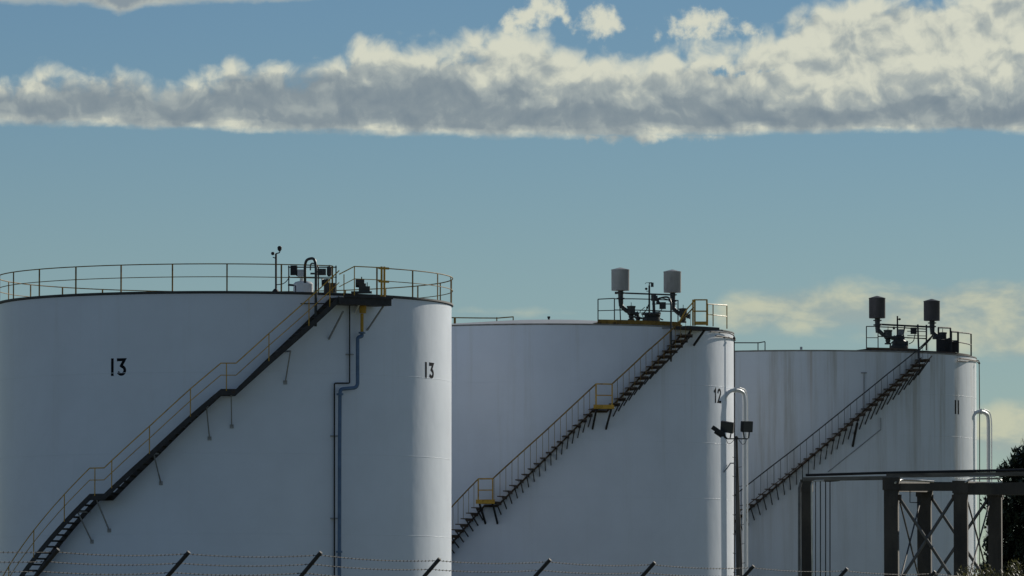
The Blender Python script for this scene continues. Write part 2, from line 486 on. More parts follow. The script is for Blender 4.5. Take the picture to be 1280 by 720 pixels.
class Tank:
    def __init__(s, cx_px, D, hw_px):
        s.D = D; s.R = D * math.sin(math.atan(hw_px / F_PX))
        s.c = Vector(((cx_px - 640) / F_PX * D, D, 0))
    def hit(s, px, py, r):
        """theta, z where the sight line meets the cylinder of radius r (front side)"""
        d = ray(px, py); o = Vector((0, 0, EYE)) - s.c
        a = d.x ** 2 + d.y ** 2; b = 2 * (o.x * d.x + o.y * d.y); c = o.x ** 2 + o.y ** 2 - r * r
        q = max(b * b - 4 * a * c, 0.0)
        t = (-b - math.sqrt(q)) / (2 * a)
        p = o + d * t
        return math.atan2(p.x, -p.y), p.z
    def pt(s, px, py, r):
        th, z = s.hit(px, py, r); return s.cyl(r, th, z)
    @staticmethod
    def cyl(r, th, z): return Vector((r * math.sin(th), -r * math.cos(th), z))
    def frame(s, px, py, r):
        """a vertical measuring plane facing the camera through pt(px,py,r): returns f(px,py,dy)->local point and metres per pixel"""
        p = s.pt(px, py, r); Y = p.y + s.c.y
        def f(x, y, d=0.0): return at(x, y, Y) - s.c + Vector((0, d, 0))
        return f, Y / F_PX


def arc(p0, p1, c, n=8): pass


def bend(points, rad, n=5):
    """round the corners of a polyline"""
    P = [Vector(p) for p in points]; o = [P[0]]
    for i in range(1, len(P) - 1):
        a, b, c = P[i - 1], P[i], P[i + 1]
        d1 = (a - b); d2 = (c - b); r = min(rad, d1.length * 0.49, d2.length * 0.49)
        s_, e = b + d1.normalized() * r, b + d2.normalized() * r
        for k in range(n + 1):
            t = k / n
            o.append(s_ * (1 - t) ** 2 + b * 2 * t * (1 - t) + e * t * t)
    o.append(P[-1]); return o


# ------------------------------------------------------------------ ground
g = MB()
N = 40; L = 6000
for j in range(N + 1):
    for i in range(N + 1):
        g.v.append(Vector((-L + 2 * L * i / N, -L + 2 * L * j / N, 0)))
for j in range(N):
    for i in range(N):
        a = j * (N + 1) + i; g.f.append([a, a + 1, a + N + 2, a + N + 1])
gm = mat('rough_grass_and_gravel', (0.16, 0.155, 0.11), 0.95, 0, 0.35, 0.25, bump=0.5, bscale=6, dark=(0.09, 0.11, 0.05), dark_range=(0.45, 0.6))
tag(g.build('ground', gm), kind='structure')


# ------------------------------------------------------------------ tank numbers
def glyph(ch):
    if ch == '1': return [[(0.0, 0.0), (0.0, 1.0)]], 0.0
    if ch == 'l': return [[(0.10, 0.0), (0.10, 1.0), (-0.03, 0.84)]], 0.1
    if ch == '3':
        bowl = [(0.20 + 0.22 * math.cos(R_(a)), 0.27 + 0.27 * math.sin(R_(a))) for a in range(80, -150, -18)]
        return [[(0.0, 1.0), (0.40, 1.0), (0.19, 0.58)] + bowl], 0.42
    if ch == '2':
        a_ = [(0.20 + 0.20 * math.cos(R_(a)), 0.76 + 0.24 * math.sin(R_(a))) for a in range(170, -40, -18)]
        return [a_ + [(0.0, 0.0), (0.42, 0.0)]], 0.42


def number(T, root, text, px, py_top, py_bot, m, lab, stroke=0.095, gap=0.22, wmul=1.0):
    th0, z1 = T.hit(px, py_top, T.R); _, z0 = T.hit(px, py_bot, T.R)
    hgt = z1 - z0; b = MB(); x = 0.0; half = stroke / 2
    for ch in text:
        strokes, wd = glyph(ch)
        for st in strokes:
            P = [Vector((x + u * hgt * wmul, v * (hgt - stroke) + half)) for u, v in st]
            L_, R2 = [], []
            for i, p in enumerate(P):
                d1 = (p - P[i - 1]).normalized() if i else (P[1] - P[0]).normalized()
                d2 = (P[i + 1] - p).normalized() if i < len(P) - 1 else d1
                t = (d1 + d2).normalized(); nrm = Vector((-t.y, t.x)); k = half / max(0.5, nrm.dot(Vector((-d1.y, d1.x))))
                ext = Vector((0, 0))
                if i == 0: ext = -d1 * half
                if i == len(P) - 1: ext = d1 * half
                L_.append(p + nrm * k + ext); R2.append(p - nrm * k + ext)
            fr = []
            for a, c in zip(L_, R2):
                fr.append([T.cyl(T.R + 0.004, th0 + a.x / T.R, z0 + a.y), T.cyl(T.R + 0.004, th0 + c.x / T.R, z0 + c.y),
                           T.cyl(T.R - 0.004, th0 + c.x / T.R, z0 + c.y), T.cyl(T.R - 0.004, th0 + a.x / T.R, z0 + a.y)])
            b.sweep(fr)
        x += wd * hgt * wmul + gap
    o = b.build('tank_number', m, root)
    if lab: o['label'] = lab
    return o


# ------------------------------------------------------------------ shared tank pieces
def shell(T, root, m, rim_z, rim_m, seams, rim_h=0.09, rim_out=0.08, cone=0.6, roof_m=None):
    n = 180; b = MB()
    zs = [0.0, rim_z * 0.25, rim_z * 0.5, rim_z * 0.75, rim_z]
    for z in zs:
        for k in range(n): b.v.append(T.cyl(T.R, 2 * PI * k / n, z))
    for i in range(len(zs) - 1):
        for k in range(n):
            l = (k + 1) % n; b.f.append([i * n + k, i * n + l, (i + 1) * n + l, (i + 1) * n + k])
    sh = b.build('shell', m, root, smooth=True)
    for z in seams:
        w = MB(); fr = []
        for k in range(n):
            a = 2 * PI * k / n
            fr.append([T.cyl(T.R - 0.004, a, z - 0.022), T.cyl(T.R + 0.006, a, z - 0.010), T.cyl(T.R + 0.006, a, z + 0.004), T.cyl(T.R - 0.004, a, z + 0.012)])
        w.sweep(fr, closed=True).build('plate_seam', m, sh)
    rm = MB(); fr = []
    for k in range(n):
        a = 2 * PI * k / n
        fr.append([T.cyl(T.R + 0.004, a, rim_z - rim_h), T.cyl(T.R + rim_out, a, rim_z - rim_h * 0.6), T.cyl(T.R + rim_out, a, rim_z + 0.01), T.cyl(T.R - 0.1, a, rim_z + 0.01), T.cyl(T.R - 0.1, a, rim_z - rim_h)])
    rm.sweep(fr, closed=True).build('rim', rim_m, root)
    rf = MB()
    rf.lathe((0, 0, rim_z), [(T.R - 0.1, 0.0), (T.R * 0.66, cone * 0.45), (T.R * 0.33, cone * 0.82), (0.3, cone)], 96, caps=True)
    rf.build('roof', roof_m or M['roof'], root, smooth=True)
    return sh


def path_z(keys, th):
    if th <= keys[0][0]:
        (a, za), (b, zb) = keys[0], keys[1]; return za + (zb - za) * (th - a) / (b - a)
    for (a, za), (b, zb) in zip(keys, keys[1:]):
        if th <= b: return za + (zb - za) * (th - a) / (b - a)
    return keys[-1][1]


def ribbon(T, r0, r1, keys, th0, th1, dz0, dz1, step=0.02):
    """curved bar between radii r0..r1 following keys, from z+dz0 to z+dz1"""
    ths = sorted(set([th0, th1] + [k[0] for k in keys if th0 < k[0] < th1] + [th0 + step * i for i in range(1, int((th1 - th0) / step) + 1) if th0 + step * i < th1]))
    fr = []
    for a in ths:
        z = path_z(keys, a)
        fr.append([T.cyl(r0, a, z + dz0), T.cyl(r1, a, z + dz0), T.cyl(r1, a, z + dz1), T.cyl(r0, a, z + dz1)])
    return fr


def rail_path(T, r, keys, th0, th1, dz, step=0.025):
    ths = sorted(set([th0, th1] + [k[0] for k in keys if th0 < k[0] < th1] + [th0 + step * i for i in range(1, int((th1 - th0) / step) + 1) if th0 + step * i < th1]))
    return [T.cyl(r, a, path_z(keys, a) + dz) for a in ths]


def extend_down(T, keys, r, th_end_z=0.25):
    """continue the flight with its last slope until it reaches the ground"""
    (a, za), (b, zb) = keys[0], keys[1]; sl = (zb - za) / (b - a)
    return [(a - (za - th_end_z) / sl, th_end_z)] + keys


def treads_13(T, st, keys, r0, r1, m):
    pass


# ================================================================== TANK 13
T13 = Tank(281, 269.0, 283.5)
RIMZ13 = T13.hit(281, 364, T13.R)[1]
t13 = thing('storage_tank', T13.c, 'nearest white storage tank, numbered 13, ringed by a roof handrail, blue pipe down its side', 'storage tank')
T = T13
shell(T, t13, M['shell13'], RIMZ13, M['rim'], [T.hit(530, y, T.R)[1] for y in (472, 571, 670)], rim_h=0.10, cone=0.12)
number(T, t13, '13', 140.5, 448, 470, M['number'], 'black number 13 on the shaded side', 0.125, 0.28)
number(T, t13, '13', 532.5, 452.5, 473, M['number'], 'black number 13 on the sunlit edge', 0.15, 0.38, 1.1)
RO = T.R + 0.95
k13 = [T.hit(x, y, RO) for x, y in ((45, 692), (112, 618), (130, 618), (190, 563), (238, 519), (276, 487), (295, 487), (336, 450), (386, 406), (424, 371))]
for i in (1, 5):                                   # level landings
    z = (k13[i][1] + k13[i + 1][1]) / 2; k13[i] = (k13[i][0], z); k13[i + 1] = (k13[i + 1][0], z)
ztop = k13[-1][1]
pe = T.hit(487, 371, RO)[0]
k13 = extend_down(T, k13, RO)
th_s, th_t = k13[0][0], k13[-1][0]
flat = [(th_t, ztop), (pe, ztop)]
st = MB()
st.sweep(ribbon(T, RO - 0.05, RO, k13, th_s, th_t, -0.24, 0.03))
stair = st.build('staircase', M['steel'], t13)
stair['label'] = 'dark steel stair curving up the shaded face'
b = MB(); b.sweep(ribbon(T, T.R + 0.16, T.R + 0.21, k13, th_s, th_t, -0.24, 0.03)); b.build('inner_stringer', M['steel'], stair)
# treads: one mesh, copied up the flight
tb = MB(); w = 0.14
tb.box((0, -(RO + T.R + 0.16) / 2, 0), 0.27, RO - T.R - 0.28, 0.035)
tb.box((-0.125, -(RO + T.R + 0.16) / 2, -0.03), 0.02, RO - T.R - 0.28, 0.05)
first = None
def flight_steps(keys, rise, upto):
    out_ = []; acc = 0.0; th = keys[0][0]; zlast = keys[0][1]
    while th < upto:
        z = path_z(keys, th)
        if z - zlast >= rise: out_.append((th, z)); zlast += rise
        th += 0.0008
    return out_
steps = [s_ for s_ in flight_steps(k13, 0.245, th_t) if s_[1] > 3.0]
for i, (a, z) in enumerate(steps):
    if first is None: first = tb.build('tread', M['steel'], stair, loc=(0, 0, z - 0.1), rotz=a)
    else: inst(first, stair, (0, 0, z - 0.1), a)
for i in (2, 6):                                   # landing decks (k13 has one more key in front)
    a0, z0 = k13[i]; a1 = k13[i + 1][0]
    lb = MB(); lb.sweep(ribbon(T, T.R + 0.22, RO - 0.06, [(a0, z0), (a1, z0)], a0, a1, -0.07, -0.02)); lb.build('landing', M['steel'], stair)
# top platform, outside the rim
pb = MB()
pb.sweep(ribbon(T, T.R + 0.10, RO + 0.12, flat, th_t - 0.005, pe, -0.30, -0.02))
pb.sweep(ribbon(T, RO + 0.02, RO + 0.17, flat, R_(30), pe + 0.004, -0.02, 0.07))
plat = pb.build('top_platform', M['steel'], t13)
# handrail of the flight
hr = MB()
hr.tube(rail_path(T, RO, k13, th_s, th_t, 1.10), 0.024, 6)
hr.tube(rail_path(T, RO, k13, th_s, th_t, 0.60), 0.018, 6)
hand = hr.build('stair_handrail', M['yellow'], t13)
def post(thing_, T, r, th, z0, z1, rad=0.024, m=None, name='post'):
    b_ = MB(); b_.tube([T.cyl(r, th, z0), T.cyl(r, th, z1)], rad, 6); return b_.build(name, m or M['yellow'], thing_)
for x in (12, 43, 81, 119, 140, 187, 238, 283, 336, 386, 412):
    y = 700
    a = T.hit(x, 500, RO)[0]
    post(hand, T, RO, a, path_z(k13, a) - 0.05, path_z(k13, a) + 1.12)
# platform handrail
ph = MB()
p_y0 = [T.pt(x, y, RO) for x, y in ((424, 345), (443, 333), (478, 335.5))]
th443 = T.hit(443, 333, RO)[0]; th478 = T.hit(478, 335, RO)[0]
zr = T.hit(443, 333, RO)[1]
ph.tube([T.cyl(RO, th_t, ztop + 1.10 * 0.86), T.cyl(RO, th443, zr)] + [T.cyl(RO, th443 + (th478 - th443) * i / 5, zr) for i in range(1, 6)], 0.024, 6)
ph.tube([T.cyl(RO, th_t, ztop + 0.42), T.cyl(RO, th443, zr - 0.52)] + [T.cyl(RO, th443 + (th478 - th443) * i / 5, zr - 0.52) for i in range(1, 6)], 0.018, 6)
phand = ph.build('platform_handrail', M['yellow'], t13)
for x in (430, 443): post(phand, T, RO, T.hit(x, 340, RO)[0], ztop - 0.03, zr if x == 443 else zr - 0.35)
yg = MB()
for x in (477, 480.5):
    a = T.hit(x, 340, RO)[0]; yg.tube([T.cyl(RO, a, ztop - 0.02), T.cyl(RO, a, zr + 0.05)], 0.045, 8)
for dz in (zr - 0.02, zr - 0.58): yg.bar(T.pt(473.5, 335, RO) * 1 + Vector((0, 0, dz - T.pt(473.5, 335, RO).z)), T.pt(486, 335, RO) + Vector((0, 0, dz - T.pt(486, 335, RO).z)), 0.05, 0.09)
yg.build('gate_post', M['yellow'], phand)
# rail round the rim
RR = T.R + 0.05
rt = RIMZ13 + 1.14
gap0, gap1 = R_(29.5), R_(43)
rr_ = MB()
full = [gap1 + (2 * PI - (gap1 - gap0)) * i / 160 for i in range(161)]
for dz, rad in ((1.14, 0.024), (0.60, 0.018)):
    rr_.tube([T.cyl(RR, a, RIMZ13 + dz) for a in full], rad, 6)
rimrail = rr_.build('rim_handrail', M['yellow_dark'], t13)
rp = None
for k in range(27):
    a = R_(3.04 + 13.3333 * k)
    if R_(30) < a < R_(42): continue
    if rp is None:
        q = MB(); q.bar(T.cyl(RR, 0, 0.0), T.cyl(RR, 0, 1.15), 0.06, 0.035); rp = q.build('post', M['yellow_dark'], rimrail, loc=(0, 0, RIMZ13), rotz=a)
    else: inst(rp, rimrail, (0, 0, RIMZ13), a)
# struts under the flight
for (x0, y0, x1, y1) in ((97, 645, 118, 677), (120, 628, 140, 663), (192, 572, 203, 604), (258, 513, 264, 548), (289, 500, 291, 533), (363, 444, 357, 478)):
    a0, z0 = T.hit(x0, y0 - 5, RO - 0.08); a1, z1 = T.hit(x1, y1, T.R + 0.03)
    sb = MB(); sb.bar(T.cyl(RO - 0.08, a0, z0), T.cyl(T.R + 0.02, a0 * 0.5 + a1 * 0.5, z1), 0.045, 0.045)
    sb.bar(T.cyl(RO - 0.08, a0, z0), T.cyl(T.R + 0.02, a0, z0 + 0.03), 0.07, 0.07)
    sb.box(T.cyl(T.R + 0.02, a0 * 0.5 + a1 * 0.5, z1), 0.16, 0.04, 0.16)
    sb.build('stair_strut', M['galv'], stair)
# braces of the platform
for (x0, y0, x1, y1, mm) in ((483, 377, 459, 413, 'galv'), (429, 389, 411, 424, 'galv'), (452, 374, 444, 391, 'white')):
    a0, z0 = T.hit(x0, y0, RO - 0.1); a1, z1 = T.hit(x1, y1, T.R + 0.03)
    sb = MB(); sb.bar(T.cyl(RO - 0.1, a0, z0), T.cyl(T.R + 0.02, a1, z1), 0.06, 0.06); sb.build('platform_brace', M[mm], plat)
# yellow pipe head and blue pipe
rp_ = T.R + 0.30
yb = MB()
f, mpp = T.frame(452, 400, rp_)
yb.lathe(f(453.5, 391.5), [(4.2 * mpp, 0), (4.5 * mpp, 5 * mpp), (4.4 * mpp, 15 * mpp)], 12)
yb.tube([f(452.5, 392), f(452.5, 415)], 2.1 * mpp, 10)
yb.box(f(457, 377), 12 * mpp, 0.3, 4 * mpp)
yb.build('pipe_head', M['yellow'], t13)
bp = MB()
def g13(x, y): return T.pt(x, y, rp_)
path = bend([g13(452.5, 417), g13(452.5, 420.5), g13(447, 421.5), g13(447, 484.5), g13(436, 485.5), g13(425.5, 486.5), g13(425, 494), g13(424.5, 560), g13(424, 800), g13(424, 862)], 0.25, 6)
bp.tube(path, 2.35 * mpp, 12)
bp.lathe(f(452.5, 417), [(4.4 * mpp, 0), (4.4 * mpp, 2 * mpp)], 14)
bp.lathe(g13(425, 494), [(4.3 * mpp, 0), (4.3 * mpp, 2.4 * mpp)], 14)
bp.lathe(g13(424, 691), [(3.9 * mpp, 0), (3.9 * mpp, 2.4 * mpp)], 14)
bp.build('blue_pipe', M['blue'], t13, smooth=True)
cd = MB()
f2, m2 = T.frame(430, 450, T.R + 0.10)
def h13(x, y): return T.pt(x, y, T.R + 0.12)
cd.tube(bend([h13(437, 382), h13(437, 479), h13(427, 479), h13(418, 479), h13(418, 720), h13(418, 862)], 0.06, 3), 0.95 * m2, 6)
cd.build('conduit', M['black'], t13)
for y in (443, 545, 648):
    cb = MB(); x = 437 if y < 479 else 418
    a, z = T.hit(x, y, T.R + 0.06); cb.box(T.cyl(T.R + 0.06, a, z), 0.34, 0.14, 0.05); cb.build('pipe_clip', M['galv'], t13)
# roof equipment
f, mpp = T.frame(385, 350, T.R - 1.6)
mast = MB(); mast.tube([f(345, 366), f(345, 317)], 1.3 * mpp, 8)
mast.tube([f(345, 317), f(349, 316), f(350, 314)], 0.8 * mpp, 6)
mast.tube([f(345, 323), f(341, 321.5)], 0.7 * mpp, 6)
mast.tube(bend([f(345, 356), f(354, 355), f(359, 351), f(362, 345)], 0.3), 0.6 * mpp, 6)
mast.lathe(f(344.5, 365), [(5 * mpp, 0), (4.5 * mpp, 1 * mpp), (2 * mpp, 4 * mpp)], 10)
mo = mast.build('sensor_mast', M['black'], t13)
s1 = MB(); s1.lathe(f(349.5, 314), [(1.2 * mpp, 0), (2.6 * mpp, 2 * mpp), (2.8 * mpp, 5 * mpp), (1.5 * mpp, 6.5 * mpp)], 12); s1.build('sensor_head', M['black'], mo)
s2 = MB(); s2.lathe(f(341, 319), [(0.8 * mpp, 0), (2.3 * mpp, 1.3 * mpp), (2.0 * mpp, 3.6 * mpp), (0.5 * mpp, 4.2 * mpp)], 12); s2.build('sensor_head', M['black'], mo)
dv = MB(); dv.lathe(f(379, 366), [(12.5 * mpp, 0), (12.5 * mpp, 11 * mpp), (10 * mpp, 13.5 * mpp), (4 * mpp, 15 * mpp)], 24); dv.lathe(f(377, 352), [(2.3 * mpp, 0), (2.3 * mpp, 4 * mpp)], 10)
dv.build('roof_hatch', M['white'], t13, smooth=True)
eb = MB(); eb.box(f(377.5, 341.5, -0.1), 11 * mpp, 0.3, 8.5 * mpp); eb.build('meter_box', M['greylight'], t13)
eb = MB(); eb.box(f(367, 338), 8 * mpp, 0.25, 12 * mpp); eb.bar(f(361, 332), f(361, 366), 0.05, 0.05); eb.bar(f(371, 332), f(371, 345), 0.05, 0.05); eb.build('control_box', M['black'], t13)
eb = MB(); eb.box(f(402, 340), 11 * mpp, 0.3, 8 * mpp); eb.tube([f(388, 342), f(400, 342)], 1.2 * mpp, 8); eb.build('control_box', M['valve'], t13)
eb = MB(); eb.lathe(f(411.5, 343.5), [(1.5 * mpp, -2 * mpp), (3 * mpp, 0), (3 * mpp, 9 * mpp), (2 * mpp, 10.5 * mpp)], 12); eb.tube([f(411.5, 331), f(411.5, 334)], 0.5 * mpp, 6); eb.build('control_box', M['valve'], t13)
vb = MB()
vb.lathe(f(402, 352.5), [(4.8 * mpp, 0), (4.8 * mpp, 1.5 * mpp), (3.6 * mpp, 2 * mpp), (3.6 * mpp, 6 * mpp), (4.8 * mpp, 6.5 * mpp), (4.8 * mpp, 8 * mpp)], 14, axis=(1, 0, 0))
vb.lathe(f(408, 366), [(3.4 * mpp, 0), (3.2 * mpp, 17 * mpp)], 12)
vb.box(f(413, 360), 14 * mpp, 0.5, 12 * mpp)
vb.tube(bend([f(388, 338), f(388, 328), f(398, 331), f(398, 366)], 0.3), 0.9 * mpp, 8)
vb.build('roof_valve', M['valve'], t13, smooth=True)
vb = MB(); vb.tube([f(360, 334), f(421, 334)], 0.028, 6); vb.tube([f(360, 346.5), f(421, 346.5)], 0.022, 6); vb.tube([f(420, 332), f(420, 366)], 0.03, 6); vb.tube([f(360, 356), f(372, 357)], 0.05, 6)
vb.build('equipment_frame', M['steel'], t13)
# goose-neck pipe beside the rim
f3, m3 = T.frame(390, 360, T.R + 0.35)
gp = MB(); gp.tube(bend([f3(380.5, 352, 0.8), f3(380.5, 330, 0.6), f3(383, 323.5, 0.4), f3(393, 322, 0.1), f3(395, 334), f3(394.5, 408)], 0.35, 6), 1.75 * m3, 10)
gp.build('goose_neck_pipe', M['valve'], t13, smooth=True)
f4, m4 = T.frame(385, 375, T.R + 0.1)
fr_ = MB(); fr_.tube([f4(366, 357), f4(369.5, 357), f4(369.5, 379.5), f4(408, 379.5)], 0.8 * m4, 6); fr_.build('conduit', M['black'], t13)
# motor on the platform
f5, m5 = T.frame(455, 358, RO - 0.3)
mb = MB()
mb.lathe(f5(444.5, 354), [(5 * m5, 0), (5.4 * m5, 2 * m5), (5.4 * m5, 8 * m5), (4.8 * m5, 9 * m5), (4.8 * m5, 11 * m5)], 16, axis=(1, 0, 0))
mb.box(f5(453, 360), 9 * m5, 0.35, 11 * m5); mb.box(f5(459.5, 361.5), 6 * m5, 0.3, 7 * m5); mb.tube([f5(452, 350), f5(452, 346)], 0.8 * m5, 6); mb.tube([f5(459, 358), f5(459, 353)], 0.6 * m5, 6)
mb.box(f5(452, 365.5), 26 * m5, 0.5, 2.2 * m5)
mb.build('pump_motor', M['valve'], t13, smooth=True)


# ================================================================== shared equipment of tanks 12 and 11
def relief_vent(T, root, px, py_top, py_bot, hw, rr, m, neck, flange_y, valve, vy):
    """drum on a flanged neck with an elbow into a valve body on the roof"""
    f, k = T.frame(px, py_bot, rr)
    b = MB(); h = (py_bot - py_top) * k
    b.lathe(f(px, py_bot), [(hw * 0.25 * k, 0.0), (hw * 0.98 * k, 0.01), (hw * k, 0.05), (hw * k, h - 0.03), (hw * 1.03 * k, h), (hw * 1.03 * k, h + 0.02), (hw * 0.12 * k, h + 3.2 * k)], 28)
    v = b.build('drum', m, None, smooth=True)
    v.name = 'relief_vent'; v.parent = root
    n = MB()
    n.tube([f(px + 0.3, py_bot), f(px + 0.5, flange_y + 4), f(px - 0.2 if valve < 0 else px + 0.8, flange_y + 12)], [3.4 * k, 3.2 * k, 2.7 * k], 12)
    n.lathe(f(px + 0.4, py_bot + 3.2), [(5.4 * k, 0), (5.4 * k, 1.3 * k)], 12)
    n.lathe(f(px + 0.4, flange_y + 3), [(5.2 * k, 0), (5.2 * k, 1.6 * k)], 12)
    n.tube(bend([f(px + 0.6, flange_y + 10), f(px + 1.6, vy - 2), f(px + 8, vy + 4), f(px + 11, vy + 4)], 0.3, 5), 2.6 * k, 12)
    n.build('neck', M['valve'], v, smooth=True)
    q = MB(); cx = px + 13.5
    q.lathe(f(cx, vy + 15.5), [(4.2 * k, 0), (4.2 * k, 1.6 * k), (2.4 * k, 2.2 * k), (3.4 * k, 4.5 * k), (3.0 * k, 6 * k), (5.0 * k, 8 * k), (5.0 * k, 16 * k), (5.6 * k, 16.4 * k), (5.6 * k, 18 * k), (1.0 * k, 18.5 * k)], 16)
    q.tube([f(cx, vy - 2), f(cx, vy - 7)], 0.45 * k, 6)
    q.lathe(f(cx + 4, vy + 7.5), [(2.6 * k, 0), (2.6 * k, 3 * k), (3.4 * k, 3.2 * k), (3.4 * k, 4.6 * k)], 12, axis=(1, 0, 0))
    q.build('valve_body', M['valve'], v, smooth=True)
    return v


def riser(T, root, px_rod, px_r, y_r, px_l, py_arch, py_meet):
    """tall inverted-U pipe standing off the shell, its short end entering the shell"""
    k = (T.D - 2) / F_PX
    def g(px, py, y): return at(px, py, T.D + y) - T.c
    xl = (px_l - 640) / F_PX * T.D - T.c.x
    y_l = -math.sqrt(max(T.R ** 2 - xl ** 2, 0.01)) - 0.05
    def yy(px): return y_r + (y_l - y_r) * (px_r - px) / (px_r - px_l)
    y_rod = yy(px_rod)
    b = MB()
    arch = [g(px_r, 862, y_r), g(px_r, py_arch + 12, y_r), g(px_r - 1.0, py_arch + 3, y_r), g(px_r - 6, py_arch - 0.5, yy(px_r - 6)), g(px_rod, py_arch - 1.2, y_rod),
            g(px_rod - 6, py_arch + 0.4, yy(px_rod - 6)), g(px_l + 3, py_arch + 6, yy(px_l + 3)), g(px_l - 1.5, py_meet, y_l)]
    b.tube(bend(arch, 0.5, 5), 2.35 * k, 14)
    b.lathe(g(px_rod - 0.8, py_arch - 1.1, y_rod), [(3.6 * k, 0), (3.6 * k, 1.7 * k)], 14, axis=(1, 0, 0))
    b.lathe(g(px_rod + 1.2, py_arch - 1.1, y_rod), [(3.6 * k, 0), (3.6 * k, 1.7 * k)], 14, axis=(1, 0, 0))
    u = b.build('riser_pipe', M['white'], root, smooth=True)
    c = MB(); c.tube(bend([g(px_r + 4, 862, y_r + .2), g(px_r + 4, py_arch + 12, y_r + .2), g(px_r + 2, py_arch - 1, y_r + .2), g(px_r - 6, py_arch - 4, y_r - .3)], 0.4, 5), 0.8 * k, 8)
    c.build('side_pipe', M['white'], u, smooth=True)
    return (lambda x, y, d=0.0: g(x, y, y_rod + d)), k, u


def stair_open(T, root, keys, rail_off, m_rail, m_tread, rise=0.25, rout=0.85, drop=0.45, rail_th=None, base_z=3.0, stringer=True):
    ro = T.R + rout
    keys = extend_down(T, keys, ro)
    a0, a1 = keys[0][0], keys[-1][0]
    s = MB()
    s.sweep(ribbon(T, T.R + 0.05, T.R + 0.09, keys, a0, a1, -0.20, -0.09))
    if stringer: s.sweep(ribbon(T, ro - 0.02, ro + 0.01, keys, a0, a1, -0.09, -0.04))
    stair = s.build('staircase', M['steel'] if m_tread is None else m_tread, root)
    hr = MB(); hr.tube(rail_path(T, ro, keys, a0, a1, rail_off), 0.032, 6)
    t_ = MB(); t_.box((0, -(T.R + 0.05 + ro) / 2, 0), 0.27, rout - 0.02, 0.045); t_.box((0.125, -(T.R + 0.05 + ro) / 2, -0.07), 0.02, rout - 0.06, 0.10)
    sb = MB(); sb.bar((0.10, -ro + 0.03, -0.02), (0.10, -T.R, -drop), 0.04, 0.05)
    ft = fs = None
    steps = [q for q in flight_steps(keys, rise, a1) if q[1] > base_z]
    rails = MB()
    for (a, z) in steps:
        if ft is None:
            ft = t_.build('tread', m_tread, stair, loc=(0, 0, z - 0.03), rotz=a); fs = sb.build('bracket', M['steel'], stair, loc=(0, 0, z - 0.03), rotz=a)
        else:
            inst(ft, stair, (0, 0, z - 0.03), a); inst(fs, stair, (0, 0, z - 0.03), a)
        hr.tube([T.cyl(ro, a, z - 0.04), T.cyl(ro, a, z + rail_off)], 0.010, 4)
    hand = hr.build('stair_handrail', m_rail, root)
    return stair, hand, keys, ro


def box_rail(T, r, pts, m, root, name='roof_handrail', rad=0.026, label=None):
    """pts: posts as (px, y_top, y_bottom); rails join neighbours"""
    o = MB(); P = []
    for (x, yt, yb) in pts:
        a, z = T.hit(x, yt, r); a2, z2 = T.hit(x, yb, r); P.append((a, z, z2))
    for (a, z, z2), (b, y, y2) in zip(P, P[1:]):
        for t in (1.0, 0.52):
            path = [T.cyl(r, a + (b - a) * i / 4, (z2 + (z - z2) * t) * (1 - i / 4) + (y2 + (y - y2) * t) * i / 4) for i in range(5)]
            o.tube(path, rad if t == 1 else rad * 0.8, 6)
    h = o.build(name, m, root)
    for (a, z, z2) in P: post(h, T, r, a, z2, z, rad * 1.1, m)
    return h


# ================================================================== TANK 12
T12 = Tank(686, 293.0, 231.5)
T = T12
RIMZ12 = T.hit(686, 404.5, T.R)[1]
t12 = thing('storage_tank', T.c, 'middle white storage tank, numbered 12, with yellow stair landings and two grey roof drums', 'storage tank')
shell(T, t12, M['shell12'], RIMZ12, M['rimpale'], [T.hit(850, y, T.R)[1] for y in (480, 552, 622)], rim_h=0.06, rim_out=0.03, cone=0.62)
number(T, t12, 'l2', 893.5, 485, 503.5, M['number'], None, 0.12, 0.28, 1.1)
ro12 = T.R + 0.85
rail12 = [(566, 632), (598, 598.5), (616, 598.5), (680, 540.5), (745, 480), (765, 480), (808, 440), (848, 404), (867, 384)]
k12 = [T.hit(x, y + 29.5, ro12) for x, y in rail12]
for i in (1, 4):
    z = (k12[i][1] + k12[i + 1][1]) / 2; k12[i] = (k12[i][0], z); k12[i + 1] = (k12[i + 1][0], z)
RAILH = 29.5 / 7780 * 284
st12, hand12, k12, _ = stair_open(T, t12, k12, RAILH, M['yellow_dark'], M['rusty'], drop=0.55, stringer=False)
M_y = M['yellow']
for i in (2, 5):
    a0, z0 = k12[i]; a1, _z = k12[i + 1]
    lb = MB()
    lb.sweep(ribbon(T, T.R + 0.05, ro12 - 0.03, [(a0, z0), (a1, z0)], a0 - 0.004, a1 + 0.004, -0.06, -0.01))
    ld = lb.build('landing', M['steel'], st12)
    kb = MB(); kb.sweep(ribbon(T, ro12 - 0.01, ro12 + 0.03, [(a0, z0), (a1, z0)], a0 - 0.012, a1 + 0.01, -0.06, 0.13))
    for a in (a0, a1): kb.tube([T.cyl(ro12 + 0.02, a, z0), T.cyl(ro12 + 0.02, a, z0 + RAILH)], 0.035, 6)
    for t in (1.0, 0.52): kb.tube([T.cyl(ro12 + 0.02, a0 + (a1 - a0) * j / 3, z0 + RAILH * t) for j in range(4)], 0.028, 6)
    kb.build('landing_guard', M_y, t12)
    for a in (a0 + 0.004, a1 - 0.002):
        sb = MB(); sb.bar(T.cyl(ro12 - 0.05, a, z0 - 0.06), T.cyl(T.R, a, z0 - 0.95), 0.07, 0.09); sb.build('landing_strut', M['black'], st12)
